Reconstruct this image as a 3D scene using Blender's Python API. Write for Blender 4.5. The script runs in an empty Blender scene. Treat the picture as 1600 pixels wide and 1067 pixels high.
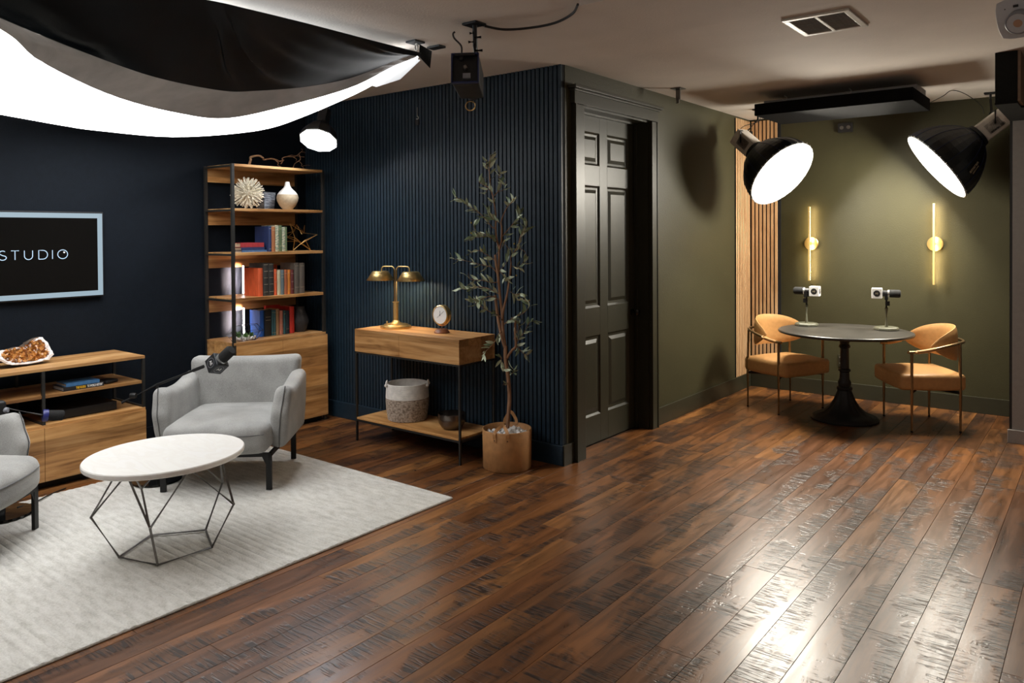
import bpy, bmesh, math, random
from mathutils import Vector, Matrix, Euler, noise
random.seed(7)
S = bpy.context.scene
COL = S.collection
R = math.radians

# ------------------------------------------------------------------ camera
CAM_Z = 1.587
cd = bpy.data.cameras.new('camera'); cam = bpy.data.objects.new('camera', cd); COL.objects.link(cam)
yaw, pit, rol = R(38.1307), R(0.7598), R(-0.3617)
f = Vector((-math.sin(yaw)*math.cos(pit), math.cos(yaw)*math.cos(pit), -math.sin(pit)))
r0 = Vector((math.cos(yaw), math.sin(yaw), 0)); u0 = r0.cross(f)
rr = math.cos(rol)*r0 + math.sin(rol)*u0; uu = -math.sin(rol)*r0 + math.cos(rol)*u0
cam.matrix_world = Matrix(((rr.x, uu.x, -f.x, 0), (rr.y, uu.y, -f.y, 0), (rr.z, uu.z, -f.z, CAM_Z), (0, 0, 0, 1)))
cd.sensor_width = 36.0; cd.lens = 1200.5/1600*36; cd.shift_x = 0.0025; cd.shift_y = -0.0958
cd.clip_start = 0.05; cd.clip_end = 60
S.camera = cam

# ------------------------------------------------------------------ world, exposure, large lights
S.view_settings.view_transform = 'Standard'; S.view_settings.look = 'None'
S.view_settings.gamma = 1.0; S.view_settings.exposure = 0.0
S.view_settings.use_curve_mapping = False
S.cycles.use_denoising = True
w = bpy.data.worlds.new('world'); S.world = w; w.use_nodes = True
w.node_tree.nodes['Background'].inputs[0].default_value = (0.9, 0.95, 1, 1)
w.node_tree.nodes['Background'].inputs[1].default_value = 0.02

L_SCRIM = 6.0      # radiance of the overhead diffusion cloth
L_DOME = 100.0      # round lamps over the dining table
L_OCTA = 60.0
def area(name, loc, rot, sx, sy, power, col=(1, 1, 1), spread=180):
    l = bpy.data.lights.new(name, 'AREA'); l.shape = 'RECTANGLE'; l.size = sx; l.size_y = sy
    l.energy = power; l.color = col; l.spread = R(spread)
    o = bpy.data.objects.new(name, l); o.location = loc; o.rotation_euler = rot; COL.objects.link(o); return o
# lamp bank above the hung cloth, shining up at the ceiling (its spill shows over the black edge)
area('scrim_lamp', (-4.22, 1.7, 2.635), (R(180), 0, 0), 1.0, 2.7, 200, (0.86, 0.94, 1))
# unseen fill light, added to brighten the ceiling
area('bounce_fill', (1.3, -0.9, 1.9), (R(180), R(-12), 0), 0.7, 0.7, 48, (1, 0.95, 0.89))   # added fill behind the camera, aimed at the ceiling

# ------------------------------------------------------------------ materials
M = {}
def new(name):
    m = bpy.data.materials.new(name); m.use_nodes = True; M[name] = m
    return m, m.node_tree, m.node_tree.nodes['Principled BSDF']
def nd(t, kind, **kw):
    n = t.nodes.new(kind)
    for k, v in kw.items():
        if k in n.inputs: n.inputs[k].default_value = v
        else: setattr(n, k, v)
    return n
def c4(c): return (c[0], c[1], c[2], 1)
def ramp(t, stops, interp='LINEAR'):
    n = t.nodes.new('ShaderNodeValToRGB'); n.color_ramp.interpolation = interp
    e = n.color_ramp.elements
    while len(e) < len(stops): e.new(0.5)
    for q, (p, c) in zip(e, stops): q.position = p; q.color = c4(c) if len(c) == 3 else c
    return n
def coords(t, scale=(1, 1, 1), kind='Object', rot=(0, 0, 0)):
    tc = t.nodes.new('ShaderNodeTexCoord'); mp = t.nodes.new('ShaderNodeMapping')
    mp.inputs['Scale'].default_value = scale; mp.inputs['Rotation'].default_value = rot
    t.links.new(tc.outputs[kind], mp.inputs[0]); return mp.outputs[0]
def bump(t, b, height, strength=0.3, dist=0.01):
    n = nd(t, 'ShaderNodeBump', Strength=strength, Distance=dist)
    t.links.new(height, n.inputs['Height']); t.links.new(n.outputs[0], b.inputs['Normal']); return n
def plain(name, col, rough=0.5, metal=0.0, var=0.12, vs=30, bs=0.0, bsc=200, spec=0.5, scale=(1, 1, 1), sheen=0):
    """procedural paint / metal / cloth: fine noise in colour and relief"""
    m, t, b = new(name)
    co = coords(t, scale)
    n = nd(t, 'ShaderNodeTexNoise', Scale=vs, Detail=5.0); t.links.new(co, n.inputs['Vector'])
    lo = tuple(max(0, c*(1-var)) for c in col); hi = tuple(min(1, c*(1+var)) for c in col)
    rp = ramp(t, [(0.3, lo), (0.7, hi)]); t.links.new(n.outputs[0], rp.inputs[0]); t.links.new(rp.outputs[0], b.inputs['Base Color'])
    b.inputs['Roughness'].default_value = rough; b.inputs['Metallic'].default_value = metal
    b.inputs['Specular IOR Level'].default_value = spec
    if sheen: b.inputs['Sheen Weight'].default_value = sheen
    if bs:
        n2 = nd(t, 'ShaderNodeTexNoise', Scale=bsc, Detail=3.0); t.links.new(co, n2.inputs['Vector']); bump(t, b, n2.outputs[0], bs, 0.004)
    return m
def emit(name, col, strength, base=(0.8, 0.8, 0.8)):
    m, t, b = new(name); b.inputs['Base Color'].default_value = c4(base)
    n = nd(t, 'ShaderNodeTexNoise', Scale=3.0); rp = ramp(t, [(0, col), (1, col)]); t.links.new(coords(t), n.inputs['Vector'])
    t.links.new(n.outputs[0], rp.inputs[0]); t.links.new(rp.outputs[0], b.inputs['Emission Color'])
    b.inputs['Emission Strength'].default_value = strength; return m
def wood(name, dark, mid, light, axis=1, rough=0.5, knots=True, s=1.0):
    m, t, b = new(name)
    sc = [22*s, 22*s, 22*s]; sc[axis] = 1.6*s
    n = nd(t, 'ShaderNodeTexNoise', Scale=1.0, Detail=7.0, Roughness=0.62, Distortion=0.9); t.links.new(coords(t, tuple(sc)), n.inputs['Vector'])
    sc2 = [5*s, 5*s, 9*s]; sc2[axis] = 1.2*s
    n2 = nd(t, 'ShaderNodeTexNoise', Scale=1.0, Detail=3.0, Distortion=1.5); t.links.new(coords(t, tuple(sc2)), n2.inputs['Vector'])
    mx = nd(t, 'ShaderNodeMix', data_type='FLOAT'); mx.inputs[0].default_value = 0.5
    t.links.new(n.outputs[0], mx.inputs[2]); t.links.new(n2.outputs[0], mx.inputs[3])
    rp = ramp(t, [(0.33, dark), (0.47, mid), (0.62, light)]); t.links.new(mx.outputs[0], rp.inputs[0])
    if name.startswith('mango'):
        tc = t.nodes.new('ShaderNodeTexCoord'); sn = nd(t, 'ShaderNodeVectorMath', operation='SNAP'); st = [0.13, 0.13, 0.083]; st[axis] = 9.0
        sn.inputs[1].default_value = st; ad = nd(t, 'ShaderNodeVectorMath', operation='ADD'); ad.inputs[1].default_value = (0.031, 0.031, 0.022)
        t.links.new(tc.outputs['Object'], ad.inputs[0]); t.links.new(ad.outputs[0], sn.inputs[0])
        wn = nd(t, 'ShaderNodeTexWhiteNoise', noise_dimensions='3D'); t.links.new(sn.outputs[0], wn.inputs['Vector'])
        br_ = ramp(t, [(0, (0.66, 0.62, 0.56)), (0.5, (1.0, 1.0, 1.0)), (1, (1.22, 1.2, 1.12))]); t.links.new(wn.outputs[0], br_.inputs[0])
        mm_ = nd(t, 'ShaderNodeMix', data_type='RGBA', blend_type='MULTIPLY'); mm_.inputs[0].default_value = 1
        t.links.new(rp.outputs[0], mm_.inputs[6]); t.links.new(br_.outputs[0], mm_.inputs[7]); rp = mm_; out = 2
    else: out = 0
    t.links.new(rp.outputs[out], b.inputs['Base Color']); b.inputs['Roughness'].default_value = rough
    bump(t, b, n.outputs[0], 0.12, 0.003); return m

wood('mango_wood', (0.19, 0.078, 0.022), (0.46, 0.235, 0.082), (0.64, 0.38, 0.165), 1, 0.45)
wood('mango_wood_x', (0.19, 0.078, 0.022), (0.46, 0.235, 0.082), (0.64, 0.38, 0.165), 0, 0.45)
wood('oak_slat', (0.42, 0.24, 0.11), (0.56, 0.34, 0.17), (0.66, 0.43, 0.23), 2, 0.55, s=1.6)
wood('walnut', (0.10, 0.03, 0.012), (0.22, 0.075, 0.03), (0.32, 0.12, 0.05), 0, 0.35, s=2)
wood('bark', (0.10, 0.045, 0.02), (0.24, 0.12, 0.06), (0.36, 0.2, 0.11), 2, 0.8, s=4)
wood('driftwood', (0.14, 0.07, 0.035), (0.32, 0.18, 0.09), (0.45, 0.27, 0.15), 1, 0.8, s=4)
plain('wall_navy', (0.0052, 0.0084, 0.0135), 0.7, bs=0.25, bsc=160, spec=0.15)
plain('slat_navy', (0.0125, 0.027, 0.042), 0.45, var=0.1, spec=0.32)
plain('slat_gap', (0.002, 0.003, 0.005), 0.9)
plain('wall_olive', (0.042, 0.0385, 0.0185), 0.45, bs=0.35, bsc=110, vs=4, var=0.06, spec=0.32)
plain('trim_olive', (0.028, 0.0265, 0.0155), 0.38, var=0.05, bs=0.05, spec=0.42)
plain('ceiling_paint', (0.66, 0.60, 0.54), 0.85, bs=0.35, bsc=90, var=0.04, vs=3)
plain('wall_grey', (0.30, 0.28, 0.265), 0.8, bs=0.3, bsc=140, var=0.05)
plain('dark_paint', (0.008, 0.008, 0.007), 0.7, spec=0.15)
plain('tan_board', (0.22, 0.15, 0.10), 0.7)
plain('black_metal', (0.010, 0.010, 0.010), 0.45, var=0.2, spec=0.35)
plain('shelf_metal', (0.018, 0.017, 0.015), 0.5, var=0.2)
plain('black_plastic', (0.008, 0.008, 0.009), 0.5)
plain('black_gloss', (0.006, 0.006, 0.006), 0.06)
plain('black_cloth', (0.003, 0.006, 0.009), 0.45, bs=0.25, bsc=240, vs=12, spec=0.16)
plain('black_felt', (0.005, 0.005, 0.005), 0.9, bs=0.2, spec=0.08)
plain('mic_base', (0.10, 0.10, 0.07), 0.4)
plain('dome_cloth', (0.004, 0.0045, 0.006), 0.45, bs=0.1, vs=12)
plain('blue_seam', (0.01, 0.02, 0.09), 0.5)
plain('blue_plastic', (0.02, 0.025, 0.16), 0.35)
plain('grey_lining', (0.43, 0.43, 0.43), 0.8, bs=0.3, bsc=60, vs=8)
plain('white_flap', (0.75, 0.78, 0.8), 0.7)
plain('silver', (0.72, 0.72, 0.70), 0.3, 0.9)
plain('chrome', (0.8, 0.8, 0.82), 0.12, 1.0)
plain('lamp_body_white', (0.62, 0.57, 0.51), 0.5, var=0.08)
plain('lamp_grille', (0.16, 0.14, 0.13), 0.6, vs=180, var=0.5)
plain('brass', (0.70, 0.50, 0.21), 0.36, 0.95, var=0.08, vs=60, scale=(1, 1, 0.1))
plain('brass_satin', (0.80, 0.58, 0.22), 0.5, 0.6, var=0.05)
plain('brass_dark', (0.30, 0.20, 0.10), 0.35, 0.9, var=0.1)
plain('gold_wire', (0.60, 0.38, 0.14), 0.38, 1.0)
plain('gun_metal', (0.20, 0.19, 0.18), 0.32, 0.9, var=0.15)
plain('bowl_metal', (0.16, 0.14, 0.125), 0.25, 0.95, var=0.2, vs=9)
plain('tan_leather', (0.50, 0.265, 0.095), 0.5, var=0.08, vs=40, bs=0.12, bsc=350)
plain('tan_leather_pot', (0.46, 0.23, 0.085), 0.6, var=0.14, vs=24, bs=0.15, bsc=260)
plain('tan_inside', (0.36, 0.17, 0.06), 0.65)
plain('table_black', (0.035, 0.032, 0.028), 0.33, var=0.25, vs=6, bs=0.04)
plain('iron', (0.009, 0.009, 0.010), 0.55, bs=0.3, bsc=60)
plain('cream_resin', (0.80, 0.74, 0.60), 0.6)
plain('white_glaze', (0.85, 0.84, 0.80), 0.35, var=0.03)
plain('beige_clay', (0.50, 0.40, 0.27), 0.7, vs=50)
plain('dark_clay', (0.03, 0.03, 0.034), 0.55, bs=0.2, bsc=60)
plain('pebble_white', (0.78, 0.77, 0.74), 0.7, var=0.1)
plain('soil', (0.03, 0.02, 0.012), 0.95, bs=0.6, bsc=60)
plain('moss', (0.09, 0.20, 0.05), 0.8, var=0.5, vs=60)
plain('vent_white', (0.62, 0.60, 0.55), 0.45)
plain('fixture_white', (0.55, 0.57, 0.60), 0.45, var=0.03)
plain('fixture_grey', (0.25, 0.26, 0.29), 0.45)
plain('chip_orange', (0.45, 0.26, 0.16), 0.5)
plain('cable_black', (0.008, 0.008, 0.008), 0.5)
plain('paper', (0.50, 0.38, 0.26), 0.85, var=0.25, vs=3, scale=(1, 40, 200))
plain('clock_white', (0.85, 0.85, 0.83), 0.4, var=0.02)
plain('ink', (0.01, 0.01, 0.01), 0.5)
plain('white_mark', (0.82, 0.82, 0.80), 0.5, var=0.02)
plain('yellow_mark', (0.85, 0.50, 0.02), 0.5, var=0.02)
plain('tan_mark', (0.45, 0.38, 0.26), 0.5, var=0.02)
plain('white_cube', (0.86, 0.85, 0.83), 0.4, var=0.02)
plain('black_cube', (0.015, 0.017, 0.019), 0.4)
plain('foam', (0.012, 0.012, 0.012), 0.95, bs=0.6, bsc=250)
plain('screen', (0.003, 0.003, 0.003), 0.12)
plain('olive_fruit', (0.45, 0.28, 0.02), 0.4)
plain('rope_white', (0.72, 0.69, 0.64), 0.85)
emit('scrim_glow', (1, 1, 1), L_SCRIM)
emit('dome_glow', (1.0, 0.93, 0.80), L_DOME)
emit('octa_glow', (0.92, 0.95, 1.0), L_OCTA)
emit('tube_glow', (1.0, 0.86, 0.90), 12.0)
emit('sconce_glow', (1.0, 0.70, 0.28), 70.0)
emit('bulb_glow', (1.0, 0.82, 0.62), 230.0)
emit('flap_glow', (0.88, 0.95, 1.0), 0.62)  # weak emission stands in for light coming through the cloth corner
emit('screen_frame', (0.30, 0.42, 0.50), 0.95, (0.05, 0.05, 0.05))
emit('screen_letter', (0.55, 0.78, 1.0), 1.0, (0.05, 0.05, 0.05))
emit('screen_white', (1, 1, 1), 1.2, (0.05, 0.05, 0.05))

def fabric():
    m, t, b = new('grey_fabric')
    co = coords(t)
    n = nd(t, 'ShaderNodeTexNoise', Scale=7.0, Detail=4.0); t.links.new(co, n.inputs['Vector'])
    n2 = nd(t, 'ShaderNodeTexNoise', Scale=260.0, Detail=3.0); t.links.new(co, n2.inputs['Vector'])
    mx = nd(t, 'ShaderNodeMix', data_type='FLOAT'); mx.inputs[0].default_value = 0.55
    t.links.new(n.outputs[0], mx.inputs[2]); t.links.new(n2.outputs[0], mx.inputs[3])
    rp = ramp(t, [(0.35, (0.235, 0.235, 0.225)), (0.65, (0.41, 0.41, 0.395))]); t.links.new(mx.outputs[0], rp.inputs[0])
    t.links.new(rp.outputs[0], b.inputs['Base Color']); b.inputs['Roughness'].default_value = 0.9
    b.inputs['Sheen Weight'].default_value = 0.25
    bump(t, b, n2.outputs[0], 0.35, 0.002)
fabric()
plain('fabric_seam', (0.12, 0.12, 0.12), 0.9)
def rug_mat():
    m, t, b = new('rug_pile')
    co = coords(t)
    n = nd(t, 'ShaderNodeTexNoise', Scale=120.0, Detail=4.0, Roughness=0.7); t.links.new(co, n.inputs['Vector'])
    n2 = nd(t, 'ShaderNodeTexNoise', Scale=5.0, Detail=4.0); t.links.new(coords(t, (2, 6, 1)), n2.inputs['Vector'])
    mx = nd(t, 'ShaderNodeMix', data_type='FLOAT'); mx.inputs[0].default_value = 0.5
    t.links.new(n.outputs[0], mx.inputs[2]); t.links.new(n2.outputs[0], mx.inputs[3])
    rp = ramp(t, [(0.32, (0.44, 0.43, 0.39)), (0.5, (0.62, 0.61, 0.57)), (0.66, (0.74, 0.735, 0.70))]); t.links.new(mx.outputs[0], rp.inputs[0])
    t.links.new(rp.outputs[0], b.inputs['Base Color']); b.inputs['Roughness'].default_value = 0.95
    bump(t, b, n.outputs[0], 0.8, 0.006)
rug_mat()
def marble():
    m, t, b = new('white_marble')
    n = nd(t, 'ShaderNodeTexNoise', Scale=3.0, Detail=8.0, Distortion=2.0); t.links.new(coords(t, (1, 3, 1), rot=(0, 0, 0.6)), n.inputs['Vector'])
    rp = ramp(t, [(0.4, (0.86, 0.85, 0.81)), (0.5, (0.83, 0.81, 0.765)), (0.58, (0.86, 0.85, 0.82))]); t.links.new(n.outputs[0], rp.inputs[0])
    t.links.new(rp.outputs[0], b.inputs['Base Color']); b.inputs['Roughness'].default_value = 0.3
marble()
def floor_mat():
    m, t, b = new('floor_wood')
    at = t.nodes.new('ShaderNodeAttribute'); at.attribute_name = 'rnd'
    tc = t.nodes.new('ShaderNodeTexCoord')
    off = nd(t, 'ShaderNodeVectorMath', operation='SCALE'); off.inputs['Scale'].default_value = 37.0
    cmb = t.nodes.new('ShaderNodeCombineXYZ')
    for k in range(3): t.links.new(at.outputs['Fac'], cmb.inputs[k])
    t.links.new(cmb.outputs[0], off.inputs[0])
    add = nd(t, 'ShaderNodeVectorMath', operation='ADD'); t.links.new(tc.outputs['Object'], add.inputs[0]); t.links.new(off.outputs[0], add.inputs[1])
    def mp(s, rot=(0, 0, 0)):
        q = t.nodes.new('ShaderNodeMapping'); q.inputs['Scale'].default_value = s; q.inputs['Rotation'].default_value = rot
        t.links.new(add.outputs[0], q.inputs[0]); return q.outputs[0]
    grain = nd(t, 'ShaderNodeTexNoise', Scale=1.0, Detail=6.0, Roughness=0.6, Distortion=0.6); t.links.new(mp((26, 2.2, 1)), grain.inputs['Vector'])
    patch = nd(t, 'ShaderNodeTexNoise', Scale=1.0, Detail=5.0, Roughness=0.6, Distortion=0.5); t.links.new(mp((7, 2.6, 1)), patch.inputs['Vector'])
    # plank tone
    base = ramp(t, [(0.0, (0.095, 0.036, 0.012)), (0.3, (0.205, 0.082, 0.024)), (0.6, (0.125, 0.048, 0.016)), (0.8, (0.255, 0.112, 0.034)), (1, (0.105, 0.044, 0.018))])
    t.links.new(at.outputs['Fac'], base.inputs[0])
    g = ramp(t, [(0.3, (0.55, 0.52, 0.5)), (0.65, (1.3, 1.25, 1.2))]); t.links.new(grain.outputs[0], g.inputs[0])
    m1 = nd(t, 'ShaderNodeMix', data_type='RGBA', blend_type='MULTIPLY'); m1.inputs[0].default_value = 1
    t.links.new(base.outputs[0], m1.inputs[6]); t.links.new(g.outputs[0], m1.inputs[7])
    # dark smoked patches
    ac = t.nodes.new('ShaderNodeAttribute'); ac.attribute_name = 'across'
    def mth(op, a, b_=None, clamp=False):
        q = nd(t, 'ShaderNodeMath', operation=op, use_clamp=clamp)
        for i_, v_ in enumerate((a, b_)):
            if v_ is None: continue
            if isinstance(v_, (int, float)): q.inputs[i_].default_value = v_
            else: t.links.new(v_, q.inputs[i_])
        return q.outputs[0]
    fl5 = mth('FRACT', mth('MULTIPLY', at.outputs['Fac'], 7.3)); sgn = mth('SUBTRACT', mth('MULTIPLY', mth('GREATER_THAN', fl5, 0.4), 2.0), 1.0)
    edge = mth('MULTIPLY', mth('SUBTRACT', ac.outputs['Fac'], 0.5), sgn)
    pe = mth('ADD', patch.outputs[0], mth('MULTIPLY', edge, 0.20))
    pr = ramp(t, [(0.465, (0, 0, 0)), (0.57, (1, 1, 1))]); t.links.new(pe, pr.inputs[0])
    # saw marks: fine lines across the plank, only inside patches
    saw = nd(t, 'ShaderNodeTexNoise', Scale=1.0, Detail=2.0, Roughness=0.5, Distortion=0.4); t.links.new(mp((6, 78, 1), (0, 0, 0.30)), saw.inputs['Vector'])
    saw2 = nd(t, 'ShaderNodeTexNoise', Scale=1.0, Detail=2.0, Roughness=0.5, Distortion=0.5); t.links.new(mp((6, 78, 1), (0, 0, -0.38)), saw2.inputs['Vector'])
    swm = nd(t, 'ShaderNodeMix', data_type='FLOAT'); t.links.new(mth('GREATER_THAN', fl5, 0.55), swm.inputs[0]); t.links.new(saw.outputs[0], swm.inputs[2]); t.links.new(saw2.outputs[0], swm.inputs[3])
    sr = ramp(t, [(0.50, (0, 0, 0)), (0.57, (1, 1, 1))]); t.links.new(swm.outputs[0], sr.inputs[0])
    sm = nd(t, 'ShaderNodeMath', operation='MULTIPLY'); t.links.new(pr.outputs[0], sm.inputs[0]); t.links.new(sr.outputs[0], sm.inputs[1])
    pk = nd(t, 'ShaderNodeMath', operation='MULTIPLY'); t.links.new(pr.outputs[0], pk.inputs[0]); pk.inputs[1].default_value = 0.44
    s2 = nd(t, 'ShaderNodeMath', operation='MULTIPLY'); t.links.new(sm.outputs[0], s2.inputs[0]); s2.inputs[1].default_value = 0.50
    tot = nd(t, 'ShaderNodeMath', operation='ADD', use_clamp=True); t.links.new(pk.outputs[0], tot.inputs[0]); t.links.new(s2.outputs[0], tot.inputs[1])
    m2 = nd(t, 'ShaderNodeMix', data_type='RGBA'); t.links.new(tot.outputs[0], m2.inputs[0])
    t.links.new(m1.outputs[2], m2.inputs[6]); m2.inputs[7].default_value = (0.020, 0.012, 0.009, 1)
    t.links.new(m2.outputs[2], b.inputs['Base Color'])
    rp = ramp(t, [(0.3, (0.27, 0.27, 0.27)), (0.7, (0.36, 0.36, 0.36))]); t.links.new(grain.outputs[0], rp.inputs[0]); t.links.new(rp.outputs[0], b.inputs['Roughness'])
    bm = nd(t, 'ShaderNodeMath', operation='MULTIPLY'); t.links.new(sm.outputs[0], bm.inputs[0]); bm.inputs[1].default_value = -1.0
    bump(t, b, bm.outputs[0], 0.5, 0.002)
    b.inputs['Specular IOR Level'].default_value = 0.55
floor_mat()
def rope_basket():
    m, t, b = new('rope_brown')
    wv = nd(t, 'ShaderNodeTexNoise', Scale=1.0, Detail=4.0); t.links.new(coords(t, (60, 60, 90)), wv.inputs['Vector'])
    rp = ramp(t, [(0.35, (0.20, 0.15, 0.11)), (0.6, (0.50, 0.41, 0.33))]); t.links.new(wv.outputs[0], rp.inputs[0])
    t.links.new(rp.outputs[0], b.inputs['Base Color']); b.inputs['Roughness'].default_value = 0.9; bump(t, b, wv.outputs[0], 0.5, 0.003)
rope_basket()
def weave(name, a, c):
    m, t, b = new(name)
    wv = nd(t, 'ShaderNodeTexNoise', Scale=1.0, Detail=2.0); t.links.new(coords(t, (30, 30, 160)), wv.inputs['Vector'])
    rp = ramp(t, [(0.4, a), (0.6, c)]); t.links.new(wv.outputs[0], rp.inputs[0]); t.links.new(rp.outputs[0], b.inputs['Base Color'])
    b.inputs['Roughness'].default_value = 0.9; bump(t, b, wv.outputs[0], 0.6, 0.004)
weave('grey_weave', (0.16, 0.19, 0.23), (0.36, 0.40, 0.46))
weave('floral_cloth', (0.55, 0.48, 0.32), (0.12, 0.20, 0.16))
def citrine():
    m, t, b = new('citrine')
    v = nd(t, 'ShaderNodeTexVoronoi', Scale=65.0); t.links.new(coords(t), v.inputs['Vector'])
    rp = ramp(t, [(0.0, (0.75, 0.38, 0.12)), (0.3, (0.36, 0.115, 0.015)), (0.75, (0.13, 0.035, 0.006)), (1, (0.6, 0.3, 0.08))])
    sp = t.nodes.new('ShaderNodeSeparateColor'); t.links.new(v.outputs['Color'], sp.inputs[0]); t.links.new(sp.outputs[0], rp.inputs[0])
    t.links.new(rp.outputs[0], b.inputs['Base Color']); b.inputs['Roughness'].default_value = 0.12
    b.inputs['Coat Weight'].default_value = 0.5
citrine()
plain('quartz_rim', (0.80, 0.76, 0.74), 0.5, var=0.15, vs=40)
plain('geode_crust', (0.10, 0.07, 0.05), 0.9, var=0.4, bs=0.6, bsc=60)
def leafm(name, a, c):
    m, t, b = new(name)
    oi = t.nodes.new('ShaderNodeObjectInfo'); rp = ramp(t, [(0, a), (1, c)]); t.links.new(oi.outputs['Random'], rp.inputs[0])
    t.links.new(rp.outputs[0], b.inputs['Base Color']); b.inputs['Roughness'].default_value = 0.45
leafm('olive_leaf', (0.14, 0.20, 0.10), (0.60, 0.66, 0.47))
def glass():
    m, t, b = new('clear_glass')
    b.inputs['Base Color'].default_value = (0.96, 0.98, 0.98, 1); b.inputs['Roughness'].default_value = 0.02
    b.inputs['Transmission Weight'].default_value = 1.0; b.inputs['IOR'].default_value = 1.02
glass()
for nm, c in dict(red=(0.30, 0.025, 0.03), orange=(0.62, 0.10, 0.03), navy=(0.015, 0.03, 0.10), blue=(0.01, 0.10, 0.45), brown=(0.34, 0.13, 0.05), green=(0.09, 0.13, 0.06),
                  charcoal=(0.035, 0.032, 0.028), cream=(0.55, 0.50, 0.33), slate=(0.13, 0.17, 0.18), rust=(0.38, 0.11, 0.04), amber=(0.60, 0.20, 0.03), maroon=(0.13, 0.025, 0.025),
                  taupe=(0.12, 0.10, 0.08), teal=(0.03, 0.11, 0.13), tan=(0.38, 0.22, 0.11), pink=(0.52, 0.20, 0.14), scarlet=(0.55, 0.03, 0.02), black=(0.012, 0.012, 0.013),
                  sky=(0.05, 0.16, 0.34), ink=(0.012, 0.025, 0.04), lightblue=(0.05, 0.12, 0.26)).items():
    plain('book_'+nm, c, 0.6, var=0.18, vs=40, scale=(1, 1, 0.3))

# ------------------------------------------------------------------ geometry helpers
def bx(bm, x0, x1, y0, y1, z0, z1, mtx=None):
    vs = [bm.verts.new(Vector((x, y, z)) if mtx is None else mtx @ Vector((x, y, z))) for x in (x0, x1) for y in (y0, y1) for z in (z0, z1)]
    for q in ((0, 1, 3, 2), (4, 6, 7, 5), (0, 4, 5, 1), (2, 3, 7, 6), (0, 2, 6, 4), (1, 5, 7, 3)):
        bm.faces.new([vs[i] for i in q])
    return bm
def frame_of(d, up=None):
    d = d.normalized(); a = Vector((0, 0, 1)) if abs(d.z) < 0.95 else Vector((1, 0, 0))
    if up is not None: a = up
    s = d.cross(a).normalized(); return s, s.cross(d).normalized()
def tube(bm, pts, rad, n=8, caps=True, closed=False):
    pts = [Vector(p) for p in pts]; N = len(pts)
    rs = rad if isinstance(rad, (list, tuple)) else [rad]*N
    rings = []; s = None
    for i, p in enumerate(pts):
        if closed: d = pts[(i+1) % N]-pts[i-1]
        else: d = (pts[min(i+1, N-1)]-pts[max(i-1, 0)])
        if d.length < 1e-9: d = Vector((0, 0, 1))
        d.normalize()
        if s is None: s, t = frame_of(d)
        else:
            s = (s-d*s.dot(d)); s = s.normalized() if s.length > 1e-6 else frame_of(d)[0]
            t = d.cross(s)
        rings.append([bm.verts.new(p+rs[i]*(math.cos(2*math.pi*k/n)*s+math.sin(2*math.pi*k/n)*t)) for k in range(n)])
    m = N if closed else N-1
    for i in range(m):
        a, b_ = rings[i], rings[(i+1) % N]
        for k in range(n): bm.faces.new((a[k], a[(k+1) % n], b_[(k+1) % n], b_[k]))
    if caps and not closed:
        bm.faces.new(rings[0]); bm.faces.new(rings[-1])
    return bm
def lathe(bm, prof, n=32, mtx=None, rib=None):
    """prof: (radius, z) list; closed at ends when radius is 0"""
    rings = []
    for (r_, z) in prof:
        if r_ <= 1e-6:
            v = Vector((0, 0, z)); rings.append([bm.verts.new(mtx @ v if mtx else v)])
        else:
            ring = []
            for k in range(n):
                a = 2*math.pi*k/n; q = r_*(rib(k, z) if rib else 1)
                v = Vector((q*math.cos(a), q*math.sin(a), z)); ring.append(bm.verts.new(mtx @ v if mtx else v))
            rings.append(ring)
    for a, b_ in zip(rings, rings[1:]):
        for k in range(n):
            k2 = (k+1) % n
            if len(a) == 1 and len(b_) == 1: continue
            if len(a) == 1: bm.faces.new((a[0], b_[k], b_[k2]))
            elif len(b_) == 1: bm.faces.new((a[k], a[k2], b_[0]))
            else: bm.faces.new((a[k], a[k2], b_[k2], b_[k]))
    return bm
def rbox(bm, sx, sy, sz, r, fn=None, n=7):
    """rounded box of half sizes, optional deform fn(Vector)->Vector"""
    h = (sx, sy, sz)
    def axis(s):
        e = [-s, -s+r*0.3, -s+r*0.65, -s+r]; inner = [(-s+r)+(2*(s-r))*k/n for k in range(1, n)]
        return e+inner+[s-r, s-r*0.65, s-r*0.3, s]
    ax = [axis(s) for s in h]; V = {}
    def vert(p):
        k = tuple(round(q, 5) for q in p)
        if k not in V:
            v = Vector(p); c = Vector([max(-h[i]+r, min(h[i]-r, v[i])) for i in range(3)]); d = v-c
            if d.length > 1e-9: v = c+d.normalized()*r
            V[k] = bm.verts.new(fn(v) if fn else v)
        return V[k]
    for i in range(3):
        j, k = (i+1) % 3, (i+2) % 3
        for side in (-1, 1):
            for a in range(len(ax[j])-1):
                for b_ in range(len(ax[k])-1):
                    q = []
                    for (u, v) in ((a, b_), (a+1, b_), (a+1, b_+1), (a, b_+1)):
                        p = [0, 0, 0]; p[i] = side*h[i]; p[j] = ax[j][u]; p[k] = ax[k][v]; q.append(vert(p))
                    if side < 0: q.reverse()
                    if len(set(q)) == 4: bm.faces.new(q)
    return bm
def ob(name, bm, mat, parent=None, smooth=False, bevel=0, mtx=None):
    me = bpy.data.meshes.new(name); bmesh.ops.recalc_face_normals(bm, faces=bm.faces[:]) if bm.faces else None
    bm.to_mesh(me); bm.free()
    me.materials.append(M[mat])
    if smooth: me.shade_smooth(); me.set_sharp_from_angle(angle=R(38))
    o = bpy.data.objects.new(name, me); COL.objects.link(o)
    if parent: o.parent = parent
    if mtx is not None: o.matrix_local = mtx
    if bevel:
        md = o.modifiers.new('bevel', 'BEVEL'); md.width = bevel; md.segments = 2; md.limit_method = 'ANGLE'; md.angle_limit = R(40)
    return o
def B(): return bmesh.new()
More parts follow.
